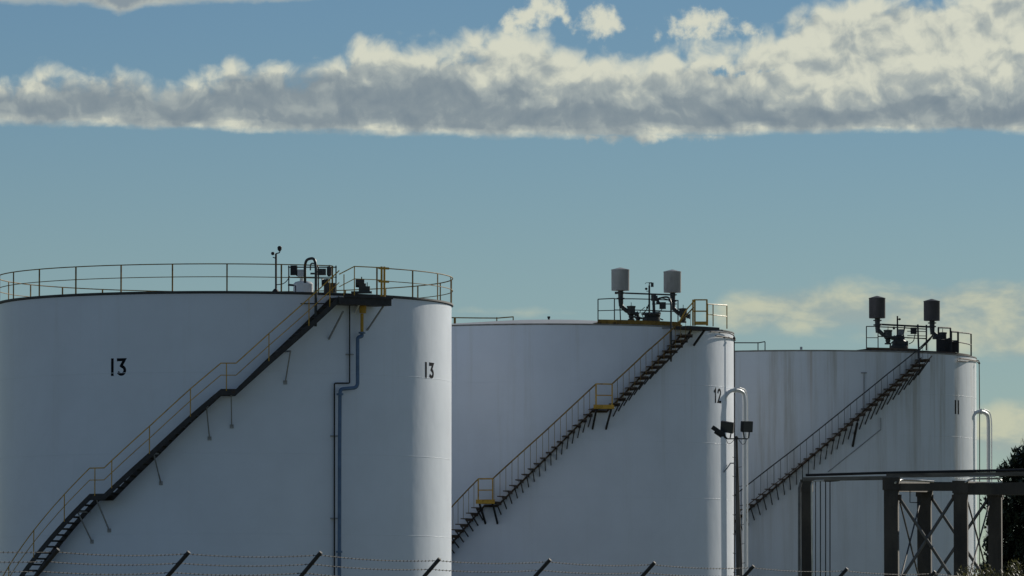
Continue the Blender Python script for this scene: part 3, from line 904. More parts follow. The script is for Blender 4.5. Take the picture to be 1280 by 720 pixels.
# roof walkway with kick plate along the rim
rk = T.R - 0.05
a0 = T.hit(748, 400, rk)[0]; a1 = T.hit(851, 402, rk)[0]; zk = RIMZ12 + 0.02
wk = MB(); wk.sweep(ribbon(T, T.R - 1.9, T.R - 0.12, [(a0, zk), (a1 + 0.35, zk)], a0, a1 + 0.02, 0.02, 0.07)); wk.build('roof_walkway', M['yellow_dark'], t12)
wk = MB(); wk.sweep(ribbon(T, T.R - 0.10, T.R - 0.07, [(a0, zk), (a1, zk)], a0, a1, 0.0, 0.19)); wk.build('kick_plate', M['yellow_dark'], t12)
rt_ = RIMZ12 + 0.07
h1 = box_rail(T, T.R - 0.1, [(747.5, 374, 404), (768, 373, 404)], M['steel'], t12)
b = MB()
for dy in (373.5, 387.5):
    b.tube([T.pt(768, dy, T.R - 0.1), T.pt(790, dy, T.R - 0.1), T.pt(812, dy + 0.5, T.R - 0.1), T.pt(847, dy + 2, T.R - 0.1)], 0.026, 6)
b.tube([T.pt(774.5, 374, T.R - 0.1), T.pt(775.8, 404, T.R - 0.1)], 0.03, 6)
b.tube([T.pt(847.5, 375, T.R - 0.1), T.pt(847.5, 405, T.R - 0.1)], 0.03, 6)
b.build('roof_handrail', M['steel'], t12)
# drums
relief_vent(T, t12, 775.5, 337.5, 363.5, 11.3, T.R - 1.0, M['vent'], 0, 371, 1, 385)
relief_vent(T, t12, 840.5, 340.0, 366.0, 11.0, T.R - 1.3, M['vent'], 0, 374, 1, 388)
f, k = T.frame(811, 400, T.R - 1.15)
b = MB(); b.tube([f(770, 366), f(838, 368.5)], 1.0 * k, 8); b.tube([f(768.5, 366.2), f(773, 366)], 1.6 * k, 8); b.build('balance_pipe', M['valve'], t12)
b = MB(); b.tube([f(811.6, 404), f(811.6, 357)], 1.15 * k, 8); b.tube([f(811.6, 357.5), f(811.6, 354), f(815, 353.3)], 0.8 * k, 6)
b.tube(bend([f(806.5, 355), f(807, 353.6), f(811, 353.2), f(815, 353.2)], 0.1), 0.35 * k, 6)
mo = b.build('sensor_mast', M['valve'], t12)
b = MB(); b.box(f(815.3, 356), 3.4 * k, 0.12, 5.4 * k); b.build('sensor_head', M['valve'], mo)
b = MB(); b.lathe(f(807.8, 362.6), [(0.5 * k, 0), (1.7 * k, 0.9 * k), (1.7 * k, 2.2 * k), (0.5 * k, 3.1 * k)], 12); b.tube([f(808, 364), f(811, 364)], 0.4 * k, 5); b.build('sensor_head', M['black'], mo)
b = MB()
b.lathe(f(814, 404), [(11 * k, 0), (11 * k, 7 * k), (8.5 * k, 8 * k), (8.5 * k, 10 * k), (11.5 * k, 10.3 * k), (11.5 * k, 12 * k), (4 * k, 13.5 * k)], 20)
b.lathe(f(820, 403), [(5 * k, 6 * k), (6.5 * k, 12 * k), (4 * k, 13 * k)], 14)
b.tube([f(803, 398), f(792, 396), f(790, 402)], 1.3 * k, 8)
b.lathe(f(797.5, 403), [(3.6 * k, 0), (1.6 * k, 1.5 * k), (3.0 * k, 4 * k), (4.0 * k, 6 * k), (1.5 * k, 8 * k), (1.3 * k, 11 * k), (2.6 * k, 11.4 * k), (2.6 * k, 12.4 * k)], 12)
b.tube([f(803, 392), f(808, 388), f(811, 380)], 0.7 * k, 6)
b.tube([f(818, 404), f(817, 376)], 1.8 * k, 8)
b.lathe(f(817, 376), [(3.2 * k, 0), (3.2 * k, 9 * k)], 12)
b.lathe(f(820.5, 373), [(3.5 * k, -1.5 * k), (3.5 * k, 1.5 * k)], 14, axis=(1, 0, 0))
b.tube([f(802, 391), f(826, 391)], 0.6 * k, 6); b.tube([f(804, 396.5), f(800, 389), f(806, 384)], 0.5 * k, 6)
b.tube([f(821, 391), f(824, 398), f(829, 400)], 0.9 * k, 6); b.lathe(f(809, 384.5), [(1.4 * k, -1.2 * k), (1.4 * k, 1.2 * k)], 10, axis=(1, 0, 0)); b.lathe(f(822.5, 380), [(2.0 * k, 0), (2.6 * k, 2 * k), (1.2 * k, 5 * k)], 10)
b.build('gauge_hatch', M['valve'], t12, smooth=True)
b = MB(); b.box(f(828.3, 382), 8 * k, 0.25, 8.5 * k); b.tube([f(815, 380), f(846, 380)], 0.7 * k, 6); b.tube([f(815, 389), f(846, 389.5)], 0.5 * k, 6); b.tube([f(822, 392), f(828, 386)], 0.5 * k, 6); b.tube([f(824, 372), f(840, 375.5)], 0.6 * k, 6); b.build('control_box', M['valve'], t12)
f, k = T.frame(839, 400, T.R + 0.25)
b = MB(); b.tube(bend([f(820, 373, 1.2), f(828, 370.5, 0.8), f(836, 370.3, 0.4), f(838.8, 377), f(838.8, 452)], 0.3, 6), 1.2 * k, 10); b.build('goose_neck_pipe', M['valve'], t12, smooth=True)
b = MB(); b.tube([f(815.6, 400), f(815.6, 410), f(838, 410)], 0.6 * k, 6); b.build('conduit', M['black'], t12)
# yellow access gate above the flight
rg = T.R + 0.45
for xs in ((866.2, 868.6), (883.6,)):
    b = MB()
    for x in xs: b.bar(T.pt(x, 374.5, rg), T.pt(x, 407, rg), 0.075, 0.075)
    b.build('gate_post', M_y, t12)
b = MB()
for y in (374.8, 389): b.bar(T.pt(868, y, rg), T.pt(883.6, y, rg), 0.07, 0.06)
b.bar(T.pt(869, 404, rg), T.pt(884, 404, rg), 0.05, 0.16)
b.tube([T.pt(868.5, 375.5, rg), T.pt(858, 387, rg), T.pt(848, 404, rg)], 0.03, 6)
b.build('gate_rail', M_y, t12)
h2 = box_rail(T, T.R + 0.12, [(884.5, 380, 407), (891.3, 380.5, 408), (908.6, 381.6, 411)], M_y, t12)
b = MB()
ka, kb_ = T.hit(850, 408, rg)[0], T.hit(887, 408, rg)[0]
b.sweep(ribbon(T, T.R + 0.02, T.R + 1.0, [(ka, 0), (kb_, 0)], ka, kb_, RIMZ12 - 0.16, RIMZ12 - 0.02))
b.build('top_platform', M['steel'], t12)
for (x0, y0, x1, y1) in ((882.5, 410, 867, 432), (864, 413, 850, 434)):
    b = MB(); b.bar(T.pt(x0, y0, T.R + 0.75), T.pt(x1, y1, T.R + 0.08), 0.07, 0.09); b.build('platform_brace', M['black'], t12)
f, k = T.frame(690, 400, T.R * 0.3)
b = MB(); b.lathe(f(686, 401), [(1.2 * k, 0), (1.2 * k, 3 * k), (1.9 * k, 3.2 * k), (1.9 * k, 5.5 * k)], 10); b.build('roof_vent', M['black'], t12)
# back rail seen over the far rim
b = MB()
zz = 395.8
for (x, r_) in ((566, 0.3), (569, 0.3)): pass
f, k = T.frame(605, 400, T.R * 0.45)
b.tube([f(560, 397), f(600, 397.5), f(622, 397.6), f(642, 396)], 0.8 * k, 6)
hb_ = b.build('back_handrail', M['yellow_dark'], t12)
for x in (568.5, 621, 641.5):
    q = MB(); q.bar(f(x, 396.5), f(x, 412), 0.05 if x > 600 else 0.11, 0.05); q.build('post', M['yellow_dark'], hb_)
# rod, pipe ring and riser
f, k, u = riser(T, t12, 918, 930.5, -1.58, 904, 488.5, 505)
b = MB(); b.tube(bend([T.pt(888, 414.5, T.R + 0.06), T.pt(901, 415, T.R + 0.06), f(912, 416.5, -.4), f(917.8, 419.5), f(917.8, 426)], 0.2, 4) + [f(918, 488), f(918, 862)], 0.75 * k, 7)
b.lathe(f(917.8, 424), [(1.6 * k, 0), (1.8 * k, 1.5 * k), (1.0 * k, 3 * k)], 8)
b.build('sampling_rod', M['steel'], t12)
a0, a1 = R_(62), R_(88)
b = MB(); b.tube([T.cyl(T.R + 0.07, a0 + (a1 - a0) * i / 12, RIMZ12 - 0.32) for i in range(13)], 0.035, 6); b.build('cooling_ring', M['steel'], t12)
b = MB(); b.tube([T.pt(905, 590, T.R + .02), T.pt(909, 585, T.R + .1), f(913, 579, -.2), f(918, 579)], 0.8 * k, 6); b.build('pipe_clip', M['galv'], t12)

# ================================================================== TANK 11
T11 = Tank(1001, 317.0, 219.5)
T = T11
RIMZ11 = T.hit(1001, 437.5, T.R)[1]
t11 = thing('storage_tank', T.c, 'rightmost white storage tank, numbered 11, streaked with stains, two dark drums on its roof', 'storage tank')
shell(T, t11, M['shell11'], RIMZ11, M['rimpale'], [T.hit(1150, y, T.R)[1] for y in (492, 544, 596)], rim_h=0.06, rim_out=0.03, cone=0.22)
number(T, t11, '11', 1194.3, 500, 517.5, M['number'], None, 0.14, 0.32)
ro11 = T.R + 0.85
rail11 = [(905, 630), (933, 607.5), (994, 560.5), (1068, 501), (1110, 467), (1145, 439), (1165, 420)]
k11 = [T.hit(x, y + 23.5, ro11) for x, y in rail11]
st11, hand11, k11, _ = stair_open(T, t11, k11, 23.5 / 7780 * 308, M['steel'], M['rusty'], drop=0.75)
for (x, y) in ((1072, 527),):
    a, z = T.hit(x, y, ro11); sb = MB(); sb.bar(T.cyl(ro11 - 0.05, a, z - 0.06), T.cyl(T.R, a, z - 1.2), 0.09, 0.10); sb.build('landing_strut', M['black'], st11)
b = MB(); b.tube([T.pt(1035, 590, T.R + 0.04), T.pt(1070, 562, T.R + 0.04), T.pt(1101, 537, T.R + 0.04), T.pt(1101, 522, T.R + 0.04)], 0.022, 5); b.build('conduit', M['galv'], t11)
b = MB(); b.tube([T.pt(1080, 466, T.R + 0.05), T.pt(1080, 512, T.R + 0.05)], 0.03, 6); b.tube([T.pt(1076.5, 466, T.R + 0.05), T.pt(1083.5, 466, T.R + 0.05)], 0.03, 6); b.build('conduit', M['galv'], t11)
rk = T.R - 0.05
a0 = T.hit(1083, 437, rk)[0]; a1 = T.hit(1147, 437, rk)[0]; zk = RIMZ11 + 0.02
wk = MB(); wk.sweep(ribbon(T, T.R - 1.9, T.R - 0.12, [(a0, zk), (1.3, zk)], a0, R_(74), 0.02, 0.07)); wk.build('roof_walkway', M['rusty'], t11)
wk = MB(); wk.sweep(ribbon(T, T.R - 0.10, T.R - 0.07, [(a0, zk), (a1, zk)], a0, a1, 0.0, 0.14)); wk.build('kick_plate', M['rusty'], t11)
box_rail(T, T.R - 0.1, [(1083, 408, 437.5), (1097.5, 408, 437.5)], M['steel'], t11)
b = MB()
for y in (408.5, 420.5): b.tube([T.pt(1097.5, y, T.R - 0.1), T.pt(1125, y + 1, T.R - 0.1), T.pt(1158, y + 3, T.R - 0.1)], 0.028, 6)
b.build('roof_handrail', M['steel'], t11)
f, k = T.frame(1125, 430, T.R - 0.95)
b = MB(); b.bar(f(1094, 405.2), f(1165, 408.8), 0.12, 2.1 * k); b.build('pipe_beam', M['steel'], t11)
for x, y0, y1, w_ in ((1147.2, 406, 462, 2.1), (1158, 406, 438, 1.9)):
    b = MB(); b.bar(f(x, y0), f(x, y1) + (Vector((0, -1.2, 0)) if y1 > 450 else Vector((0, 0, 0))), w_ * k, w_ * k); b.build('frame_post', M['steel'], t11)
b = MB()
for y in (414.5, 420, 423): b.tube([f(1134, y - 0.5), f(1158, y)], 0.5 * k, 5)
b.build('frame_rail', M['steel'], t11)
relief_vent(T, t11, 1096.5, 373, 398, 10.3, T.R - 1.0, M['ventdark'], 0, 404, 1, 415)
relief_vent(T, t11, 1164.8, 376.8, 401.2, 10.2, T.R - 1.6, M['ventdark'], 0, 406, 1, 418)
b = MB(); b.tube([f(1121.8, 440), f(1121.8, 395)], 1.0 * k, 8); b.tube([f(1121.8, 399), f(1124, 399)], 0.5 * k, 5); mo = b.build('sensor_mast', M['black'], t11)
b = MB(); b.lathe(f(1124.5, 400.4), [(0.4 * k, 0), (1.6 * k, 0.8 * k), (1.6 * k, 2 * k), (0.4 * k, 2.8 * k)], 12); b.build('sensor_head', M['black'], mo)
b = MB(); b.lathe(f(1117.4, 412), [(0.4 * k, 0), (1.5 * k, 0.8 * k), (1.5 * k, 2 * k), (0.4 * k, 2.8 * k)], 12); b.tube([f(1117.4, 410), f(1117.4, 407)], 0.3 * k, 5); b.build('sensor_head', M['black'], mo)
b = MB()
b.lathe(f(1124, 440), [(11 * k, 0), (11.5 * k, 7 * k), (9 * k, 9 * k), (9 * k, 13 * k), (6 * k, 16 * k), (5.5 * k, 20 * k), (2 * k, 22 * k)], 18)
b.tube([f(1113, 430), f(1119, 424), f(1124, 421)], 0.8 * k, 6)
b.tube([f(1113, 430), f(1112, 440)], 1.0 * k, 6)
b.lathe(f(1133, 430), [(4 * k, -2 * k), (4 * k, 2 * k)], 14, axis=(1, 0, 0))
b.tube([f(1131, 408), f(1129, 418), f(1131, 428)], 1.0 * k, 6)
b.build('gauge_hatch', M['valve'], t11, smooth=True)
b = MB(); b.box(f(1125.5, 415.5, -0.3), 7 * k, 0.2, 7 * k); b.build('meter_box', mat('meter_box_paint', (0.16, 0.18, 0.20), 0.5), t11)
b = MB(); b.box(f(1142, 413.5), 7.5 * k, 0.25, 8 * k); b.tube(bend([f(1144, 417), f(1142, 427), f(1136, 430)], 0.3), 0.6 * k, 6); b.build('control_box', M['black'], t11)
b = MB(); b.tube(bend([f(1166, 418), f(1163, 424), f(1150, 437), f(1146, 439)], 0.3), 1.0 * k, 6); b.build('hose', M['black'], t11)
f6, k6 = T.frame(1185, 430, T.R - 0.8)
b = MB(); b.box(f6(1182, 433.5), 18 * k6, 0.5, 15 * k6); b.box(f6(1175, 430), 9 * k6, 0.4, 20 * k6); b.box(f6(1193, 433), 8 * k6, 0.4, 15 * k6); b.build('equipment_cabinet', M['steel'], t11)
b = MB(); b.lathe(f6(1180.5, 442), [(2.2 * k6, 0), (2.2 * k6, 5 * k6)], 10); b.lathe(f6(1170, 424), [(4.5 * k6, 0), (4.5 * k6, 4 * k6), (2 * k6, 5 * k6)], 12); b.tube([f6(1182, 426), f6(1182, 418)], 0.6 * k6, 6); b.build('roof_valve', M['valve'], t11)
box_rail(T, T.R - 0.5, [(1173, 409.5, 440), (1188, 410, 441)], M['steel'], t11, rad=0.045)
box_rail(T, T.R - 0.35, [(1189, 414.5, 441), (1197.5, 415, 441)], M['steel'], t11, rad=0.05)
box_rail(T, T.R - 0.1, [(1197.8, 415.5, 441), (1213.8, 417.2, 446)], M['steel'], t11, rad=0.038)
b = MB(); b.tube([T.pt(1056 + 0, 436, T.R * 0.4)] * 1 + [T.pt(1056.1, 433, T.R * 0.4)], 0.02, 5)
f, k = T.frame(1001, 436, T.R * 0.3)
b = MB(); b.lathe(f(1001.5, 437), [(1.6 * k, 0), (1.6 * k, 3.5 * k)], 10); b.build('roof_vent', M['galv'], t11)
f, k = T.frame(940, 436, T.R * 0.6)
b = MB(); b.tube([f(900, 428.4), f(948, 428.5), f(956.5, 427)], 0.75 * k, 6)
hb_ = b.build('back_handrail', M['steel'], t11)
for x in (947.5, 956.3):
    q = MB(); q.tube([f(x, 427.8), f(x, 442)], 0.7 * k, 6); q.build('post', M['steel'], hb_)
f, k, u = riser(T, t11, 1224.5, 1235.5, -0.93, 1212.5, 515.5, 531)
b = MB(); b.tube(bend([T.pt(1197, 451, T.R + 0.08), T.pt(1208, 452, T.R + 0.08), f(1218, 450.3, -0.3), f(1223.8, 450.5), f(1224, 456)], 0.1, 4) + [f(1224.5, 515), f(1224.5, 862)], 0.6 * k, 7)
b.lathe(f(1224, 455), [(1.2 * k, 0), (1.5 * k, 1.2 * k), (0.8 * k, 2.4 * k)], 8)
b.build('sampling_rod', M['steel'], t11)
a0, a1 = R_(60), R_(88)
b = MB(); b.tube([T.cyl(T.R + 0.07, a0 + (a1 - a0) * i / 12, RIMZ11 - 0.2) for i in range(13)], 0.03, 6); b.build('cooling_ring', M['rusty'], t11)


# ================================================================== FLOODLIGHT POLE
YP = 200.0
k = YP / F_PX
base = at(924.5, 871, YP); base.z = 0
fp = thing('floodlight_pole', base, 'tall tapering grey pole with three dark floodlights and climbing pegs, in front of tank 12', 'light pole')
def f(x, y, d=0.0): return at(x, y, YP) - base + Vector((0, d, 0))
b = MB(); b.tube([f(920.5, 545), f(922, 630), f(924, 700), f(926, 870)], [1.5 * k, 2.8 * k, 4.0 * k, 4.9 * k], 14); b.build('pole', M['pole'], fp, smooth=True)
b = MB()
for i, y in enumerate(range(572, 720, 12)):
    cx = 920.5 + (y - 545) * 0.0205; w_ = (1.5 + (y - 545) * 0.0160)
    sgn = 1 if i % 2 else -1
    b.tube([f(cx + sgn * w_ * 0.5, y), f(cx + sgn * (w_ + 3.2), y - 0.3), f(cx + sgn * (w_ + 3.2), y - 1.3)], 0.35 * k, 5)
b.build('climbing_pegs', M['steel'], fp)
b = MB(); b.bar(f(907, 548.5), f(935, 548.5), 0.08, 1.5 * k); b.tube(bend([f(908, 550), f(910, 555), f(914, 554), f(918, 549)], 0.1), 0.35 * k, 5); b.tube(bend([f(923, 549), f(928, 556), f(932, 554), f(933, 549)], 0.1), 0.35 * k, 5)
b.lathe(f(920.5, 549), [(2.4 * k, 0), (2.4 * k, 2.4 * k), (1 * k, 4 * k)], 10)
b.build('crossarm', M['steel'], fp)
def flood(cx, cy, w_, h_, yaw, roll, pitch, stem):
    X = Vector((1, 0, 0)); Y = Vector((0, 1, 0)); Z = Vector((0, 0, 1))
    Rm = Matrix.Rotation(R_(yaw), 3, 'Z') @ Matrix.Rotation(R_(pitch), 3, 'X') @ Matrix.Rotation(R_(roll), 3, 'Y')
    ax = [Rm @ v for v in (X, Y, Z)]
    c = f(cx, cy); b_ = MB(); W, Hh = w_ * k, h_ * k
    fr = []
    for (s_, d_) in ((1.0, -0.09), (1.0, 0.02), (0.8, 0.12), (0.45, 0.16)):
        fr.append([c + ax[0] * W * s_ * i / 2 + ax[2] * Hh * s_ * j / 2 + ax[1] * d_ for i, j in ((-1, -1), (1, -1), (1, 1), (-1, 1))])
    b_.sweep(fr)
    h = b_.build('floodlight', M['black'], fp)
    gl = MB(); gl.box(c - ax[1] * 0.095, W * 0.9, 0.012, Hh * 0.9, ax); gl.build('glass', M['lampglass'], h)
    sb_ = MB()
    for s_ in (-0.32, 0.32): sb_.bar(c + ax[0] * W * s_ + ax[2] * (-Hh * 0.35), Vector((c.x + W * s_ * 0.6, c.y, f(stem, 547.5).z)), 0.04, 0.05)
    sb_.build('bracket', M['black'], h)
flood(909.5, 533.5, 16.5, 13.5, -20, 10, 18, 911)
flood(933, 533.2, 14.5, 13.5, 28, 0, 6, 933)
# a lamp turned to the left, seen edge on
c = f(897.5, 539)
b = MB(); d = (f(906, 545.5) - f(890, 534.5)).normalized(); up = Vector((0, 1, 0)); nz = d.cross(up).normalized()
b.box(c, 18 * k, 13 * k, 4.6 * k, (d, up, nz)); b.box(c - nz * 0.03 + d * 0.06, 11 * k, 9 * k, 7.0 * k, (d, up, nz)); 
h = b.build('floodlight', M['black'], fp)
b = MB(); b.box(c + nz * 2.5 * k, 16 * k, 11 * k, 0.4 * k, (d, up, nz)); b.build('glass', M['lampglass'], h)
b = MB(); b.bar(f(903, 543), f(908.5, 548), 0.05, 0.06); b.build('bracket', M['black'], h)


# ================================================================== PIPE RACK
YF, YB_ = 150.0, 157.0
base = at(1116, 880, YF); base.z = 0
rk_ = thing('pipe_rack', base, 'dark weathered concrete pipe rack with crossed steel braces, at the lower right', 'pipe rack')
def f(x, y, d=0.0, Y=YF): return at(x, y, Y + d) - base
kf, kb2 = YF / F_PX, YB_ / F_PX
def column(x0, x1, ytop, Y):
    kk = Y / F_PX; cx = (x0 + x1) / 2; p = at(cx, ytop, Y) - base; q = Vector((p.x, p.y, 0)); b_ = MB()
    w_ = (x1 - x0) * kk
    X, Yv, Z = Matrix.Rotation(R_(-9), 3, 'Z') @ Vector((1, 0, 0)), Matrix.Rotation(R_(-9), 3, 'Z') @ Vector((0, 1, 0)), Vector((0, 0, 1))
    b_.box((p + q) / 2, w_, w_ * 1.0, (p - q).length, (X, Yv, Z))
    # chamfer strips and a haunch under the beam
    b_.box(p + Vector((0, 0, -0.15)), w_ * 1.18, w_ * 1.1, 0.3, (X, Yv, Z))
    return b_.build('column', M['concrete'], rk_)
column(1105.5, 1123, 597, YF)
column(1192.5, 1209.5, 601, YF)
column(1147, 1164, 606, YB_)
column(1235.5, 1252, 606, YB_)
column(1002, 1014.5, 599.5, YF + 2)
# deck beams
M['beam'] = mat('pale_weathered_beam', (0.17, 0.155, 0.135), 0.7, 0, 0.3, 1.6, stretch=(0.5, 1, 2), dark=(0.07, 0.06, 0.05), dark_range=(0.45, 0.65))
b = MB()
b.bar(f(1004, 599), f(1108, 597.5), 0.24, 4.6 * kf); b.bar(f(1108, 594.6), f(1330, 591.6), 0.24, 5.0 * kf); b.build('deck_beam', M['beam'], rk_)
b = MB(); b.bar(at(1120, 609, YF) - base, at(1200, 609, YF) - base, 0.3, 9.0 * kf); b.build('deck_beam', M['concrete'], rk_)
b = MB(); b.bar(at(1200, 611, YF) - base, at(1340, 612, YF) - base, 0.3, 14.5 * kf); b.build('deck_beam', M['concrete'], rk_)
b = MB(); b.bar(at(1150, 607, YB_) - base, at(1340, 608, YB_) - base, 0.3, 9.0 * kb2); b.build('deck_beam', M['concrete'], rk_)
for x, x2 in ((1115, 1156), (1201, 1244)):
    b = MB(); b.bar(at(x, 608, YF + 0.2) - base, at(x2, 609, YB_ - 0.2) - base, 0.25, 0.25); b.build('tie_beam', M['concrete'], rk_)
# steel braces
def brace(x0, y0, Y0, x1, y1, Y1, w_=0.105, m='galvd'):
    b_ = MB(); p, q = at(x0, y0, Y0) - base, at(x1, y1, Y1) - base
    b_.tube([p, q], w_ * 0.38, 10)
    return b_.build('brace', M[m], rk_)
M['galvd'] = mat('weathered_brace_steel', (0.13, 0.125, 0.12), 0.5, 0.3, 0.3, 5)
brace(1124, 622, YF - .05, 1192, 726, YF - .05); brace(1192, 622, YF + .05, 1124, 728, YF + .05)
brace(1164, 622, YB_ - .05, 1236, 730, YB_ - .05); brace(1236, 622, YB_ + .05, 1164, 728, YB_ + .05)
brace(1125, 628, YF + .3, 1150, 728, YB_ - .3, 0.055, 'steel'); brace(1150, 628, YB_ - .4, 1125, 726, YF + .4, 0.055, 'steel')
brace(1210, 628, YF + .3, 1237, 728, YB_ - .3, 0.055, 'steel'); brace(1237, 628, YB_ - .4, 1210, 726, YF + .4, 0.055, 'steel')
for (x, y, Y) in ((1124, 622, YF), (1192, 622, YF), (1164, 622, YB_), (1236, 622, YB_)):
    b = MB(); pgn = at(x, y, Y) - base; b.box(pgn + Vector((0, -0.10, 0)), 0.10, 0.015, 0.14)
    for i_ in (-1, 1):
        for j_ in (-1, 1): b.lathe(pgn + Vector((0.03 * i_, -0.13, 0.045 * j_)), [(0.014, 0), (0.014, 0.025)], 6, axis=(0, 1, 0))
    b.build('gusset_plate', M['rusty'], rk_)
# thin hangers beside the left column, and a small bracket
for x in (1019.5, 1025.5, 1032, 1037.5):
    b = MB(); b.tube([f(x, 600, 0.4), f(x, 874, 0.4)], (0.75 if x != 1019.5 else 0.6) * kf, 6); b.build('conduit', M['black'], rk_)
b = MB(); b.tube([f(1137.5, 612, 1), f(1137.5, 628, 1), f(1149, 628.5, 1)], 0.7 * kf, 6); b.build('conduit', M['black'], rk_)
b = MB(); b.lathe(f(1026, 599.8, 0.3), [(1.6 * kf, 0), (2.4 * kf, 8 * kf), (2.0 * kf, 16 * kf), (1.0 * kf, 24 * kf)], 8, axis=(1, 0, -0.02)); b.build('cable_gland', M['steel'], rk_)
# pipes that lie on the rack: things of their own
def pipe_thing(label, pts, r, m, name='pipe', flanges=()):
    P = [Vector(p) for p in pts]; o = P[0].copy(); b_ = MB(); b_.tube([p - o for p in P], r, 12)
    for p, ax in flanges: b_.lathe(Vector(p) - o, [(r * 1.6, 0), (r * 1.6, r * 0.6)], 14, axis=ax)
    ob = b_.build(name, m, None, smooth=True); ob.location = o
    return tag(ob, label, 'pipe', 'pipes on the rack')
pipe_thing('long black pipe running level along the top of the rack', [at(1007, 594, YF), at(1107, 591.0, YF), at(1340, 586.2, YF)], 1.7 * kf, M['black'])
pipe_thing('rusty brown pipe rising close against the left end of the rack', [at(999.3, 876, YF + 1), at(999.3, 610, YF + 1), at(1001, 603, YF + 1)], 1.9 * kf, M['greypipe'])
pipe_thing('pale pipe bending down beside the left column of the rack', bend([at(1030, 600.5, YF - .25), at(1014.5, 601, YF - .25), at(1014.5, 640, YF - .25), at(1017.8, 874, YF - .25)], 0.12, 5), 0.95 * kf, M['lag'])
pipe_thing('short pale pipe with a bend over the left bay of the rack', bend([at(1119, 603.5, YF - .3), at(1126, 599.5, YF + .3), at(1146, 600.5, YF + .5), at(1167, 602, YF + 1)], 0.2, 4), 1.4 * kf, M['lag'])
pipe_thing('bright bent pipe over the right bay of the rack, lying uppermost', [at(1212, 595.8, YF - .3), at(1244, 595.4, YF - .2)], 0.8 * kf, M['lag'])
pipe_thing('bright pipe lying low over the right bay, with a hooked right end', bend([at(1206, 603, YF - .3), at(1214, 598.6, YF - .2), at(1250, 598.2, YF + .1), at(1253, 603.5, YF + .1), at(1219, 604.2, YF)], 0.15, 4), 1.1 * kf, M['lag'])


# ================================================================== SECURITY FENCE
tips = [(72, 688), (235, 690.5), (401, 692), (549, 699), (686, 700.5), (817, 704), (941, 708), (1058, 712), (1168, 715.5)]
FP = []
for i, (x, y) in enumerate(tips): FP.append(at(x, y, 83.0 + 3.15 * i))
dirf = (FP[-1] - FP[0]); dirf.z = 0; dirf.normalize(); perp = Vector((dirf.y, -dirf.x, 0))
FP = [FP[0] - dirf * 3.62 + Vector((0, 0, 0.02))] + FP + [FP[-1] + dirf * 3.6 * j for j in (1, 2)]
base = Vector((FP[0].x, FP[0].y, 0))
fen = thing('security_fence', base, 'barbed wire security fence with cranked posts crossing the foreground', 'fence')
AL = 0.62
pst = None
random.seed(3)
for i, p in enumerate(FP):
    arm_dir = (perp + Vector((0, 0, 1))).normalized()
    foot = p - arm_dir * AL
    b = MB(); fx, fy = foot.x - base.x, foot.y - base.y
    b.tube([Vector((fx, fy, 0)), Vector((fx, fy, foot.z))], 0.03, 10)
    po = b.build('fence_post', M['galvf'] if 'galvf' in M else M.setdefault('galvf', mat('fence_steel', (0.03, 0.03, 0.032), 0.7, 0.0, 0.2, 6)), fen, smooth=True)
    b = MB(); jit = Vector((random.uniform(-.01, .01), 0, random.uniform(-.008, .008)))
    b.tube([foot - base, p + arm_dir * 0.02 - base + jit], 0.029, 10); b.build('arm', M['galvf'], po, smooth=True)
for n_, t in enumerate((0.03, 0.21, 0.39)):
    b = MB()
    off = (perp + Vector((0, 0, 1))).normalized() * -t
    for a, c in zip(FP, FP[1:]):
        pts = []
        for j in range(13):
            u_ = j / 12; pts.append(a.lerp(c, u_) + off + Vector((0, 0, -0.035 * 4 * u_ * (1 - u_))) - base)
        b.tube(pts, 0.0044, 4, caps=False)
        L_ = (c - a).length; nb_ = int(L_ / 0.11)
        for j in range(nb_):
            u_ = (j + 0.5) / nb_; p = a.lerp(c, u_) + off + Vector((0, 0, -0.035 * 4 * u_ * (1 - u_))) - base
            d1 = Vector((random.uniform(-.4, .4), random.uniform(-.5, .5), 1)).normalized() * 0.016
            b.tube([p - dirf * 0.012 - Vector((0, 0, .004)), p + dirf * 0.012 + Vector((0, 0, .004))], 0.0085, 4)
            b.tube([p - d1, p + d1], 0.0022, 3, caps=False)
    b.build('barbed_wire', M['galvf'], fen)
# chain link below
b = MB(); hgt = FP[0].z - 0.44 - 0.05
armd = (perp + Vector((0, 0, 1))).normalized()
feet = [p - armd * AL for p in FP]
A, B2 = feet[0], feet[-1]
Lf = Vector((B2.x - A.x, B2.y - A.y, 0)).length
step = 0.11
nn = int((Lf + hgt) / step)
for sgn in (1, -1):
    for i in range(nn):
        s0 = -hgt + i * step if sgn > 0 else i * step
        s1 = s0 + sgn * hgt
        z0, z1 = 0.05, hgt
        if s0 < 0: z0 += -s0; s0 = 0
        if s1 < 0: z1 -= -s1; s1 = 0
        if s0 > Lf: z0 += s0 - Lf; s0 = Lf
        if s1 > Lf: z1 -= s1 - Lf; s1 = Lf
        if z1 - z0 < 0.05: continue
        p0 = Vector((A.x, A.y, 0)) + dirf * s0 - base; p1 = Vector((A.x, A.y, 0)) + dirf * s1 - base
        p0.z, p1.z = z0, z1
        b.tube([p0, p1], 0.0025, 3, caps=False)
b.build('chain_link', M['galvf'], fen)


# ================================================================== TREES AND SHRUB
def leaf_cloud(b, c, n, rad, size, up=0.0):
    for _ in range(n):
        while True:
            d = Vector((random.uniform(-1, 1), random.uniform(-1, 1), random.uniform(-1, 1)))
            if d.length < 1: break
        p = c + Vector((d.x * rad[0], d.y * rad[1], d.z * rad[2]))
        u = Vector((random.gauss(0, 1), random.gauss(0, 1), random.gauss(0, 1) + up)).normalized(); w, _ = vperp(u)
        s_ = size * random.uniform(0.6, 1.3); k0 = len(b.v)
        b.v += [p - w * s_ * 0.35, p + u * s_ * 1.3, p + w * s_ * 0.35, p - u * s_ * 0.3]
        b.f.append([k0, k0 + 1, k0 + 2, k0 + 3])

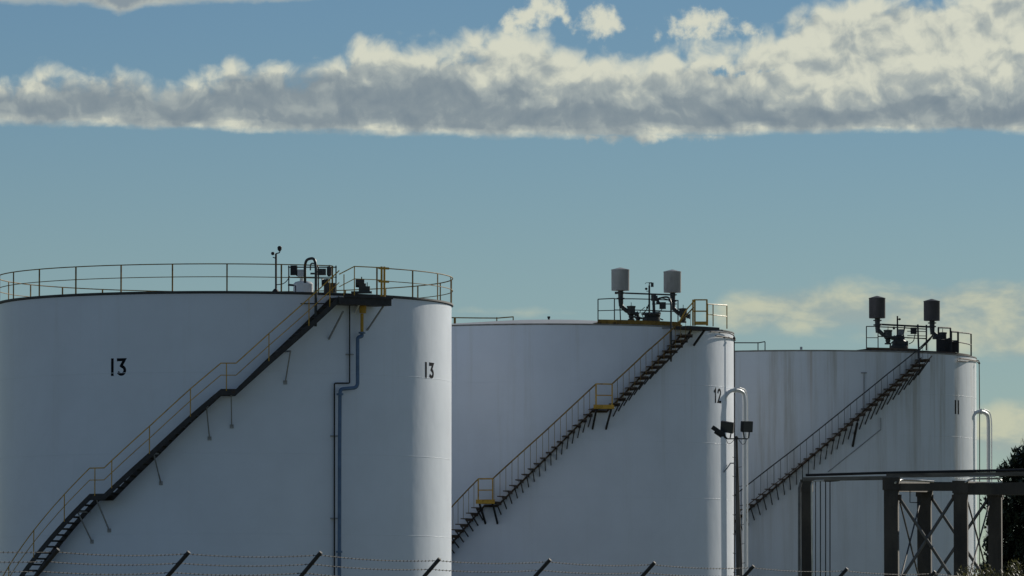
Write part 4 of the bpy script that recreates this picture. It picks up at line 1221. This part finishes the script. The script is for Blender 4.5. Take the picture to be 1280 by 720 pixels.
# dark conifer behind the rack, partly outside the frame
YT = 255.0
kt = YT / F_PX
top_ = at(1314, 534, YT)
ct = thing('conifer_tree', (top_.x, YT, 0), 'dark bushy conifer at the right edge, behind the pipe rack', 'tree')
Ht = top_.z
b = MB(); b.tube([Vector((0, 0, 0)), Vector((0.05, 0, Ht * 0.5)), Vector((0, 0, Ht * 0.95))], [0.28, 0.16, 0.03], 10); b.build('trunk', M['bark'], ct)
b = MB(); random.seed(11)
def prof_r(z):
    y = (top_.z - z) / kt
    return (8 + 0.98 * y if y < 60 else 66 + (y - 60) * 0.36 if y < 110 else 84 + 4 * math.sin(y / 25)) * kt
for i in range(1300):
    z = Ht * (1 - random.random() ** 0.85 * 0.94)
    rr0 = prof_r(z); a = random.uniform(0, 2 * PI); q = rr0 * (random.uniform(0.0, 1.0) ** 0.5)
    cpt = Vector((q * math.cos(a), q * math.sin(a), z))
    leaf_cloud(b, cpt * 1.0, 60, (0.42, 0.42, 0.34), 0.19, 1.2)
for i in range(26):
    z = Ht * random.uniform(0.1, 0.95); a = random.uniform(0, 2 * PI); r1 = prof_r(z) * 0.8
    b.tube([Vector((0, 0, z - 0.2)), Vector((r1 * math.cos(a), r1 * math.sin(a), z + 0.25))], [0.05, 0.015], 5)
b.build('crown', M['conifer'], ct)
# shrub at the lower right, tips lit from behind
YS = 128.0
top_ = at(1262, 706, YS)
sh = thing('shrub', (top_.x, YS, 0), 'low leafy shrub with sunlit golden tips at the bottom right corner', 'shrub')
b = MB(); random.seed(5)
for i in range(7):
    a = random.uniform(0, 2 * PI); b.tube([Vector((0, 0, 0)), Vector((0.5 * math.cos(a), 0.5 * math.sin(a), 1.4)), Vector((0.9 * math.cos(a), 0.8 * math.sin(a), 2.8))], [0.04, 0.025, 0.01], 6)
b.build('stems', M['bark'], sh)
b = MB()
for i in range(260):
    x = random.uniform(-1.1, 1.4); y = random.uniform(-0.8, 0.8); zt = top_.z - 0.12 * abs(x) - 0.06 + 0.08 * math.sin(x * 7)
    z = zt - random.random() ** 1.6 * 2.4
    leaf_cloud(b, Vector((x, y, z)), 30, (0.16, 0.16, 0.16), 0.045, 1.0)
b.build('foliage', M['bushleaf'], sh)
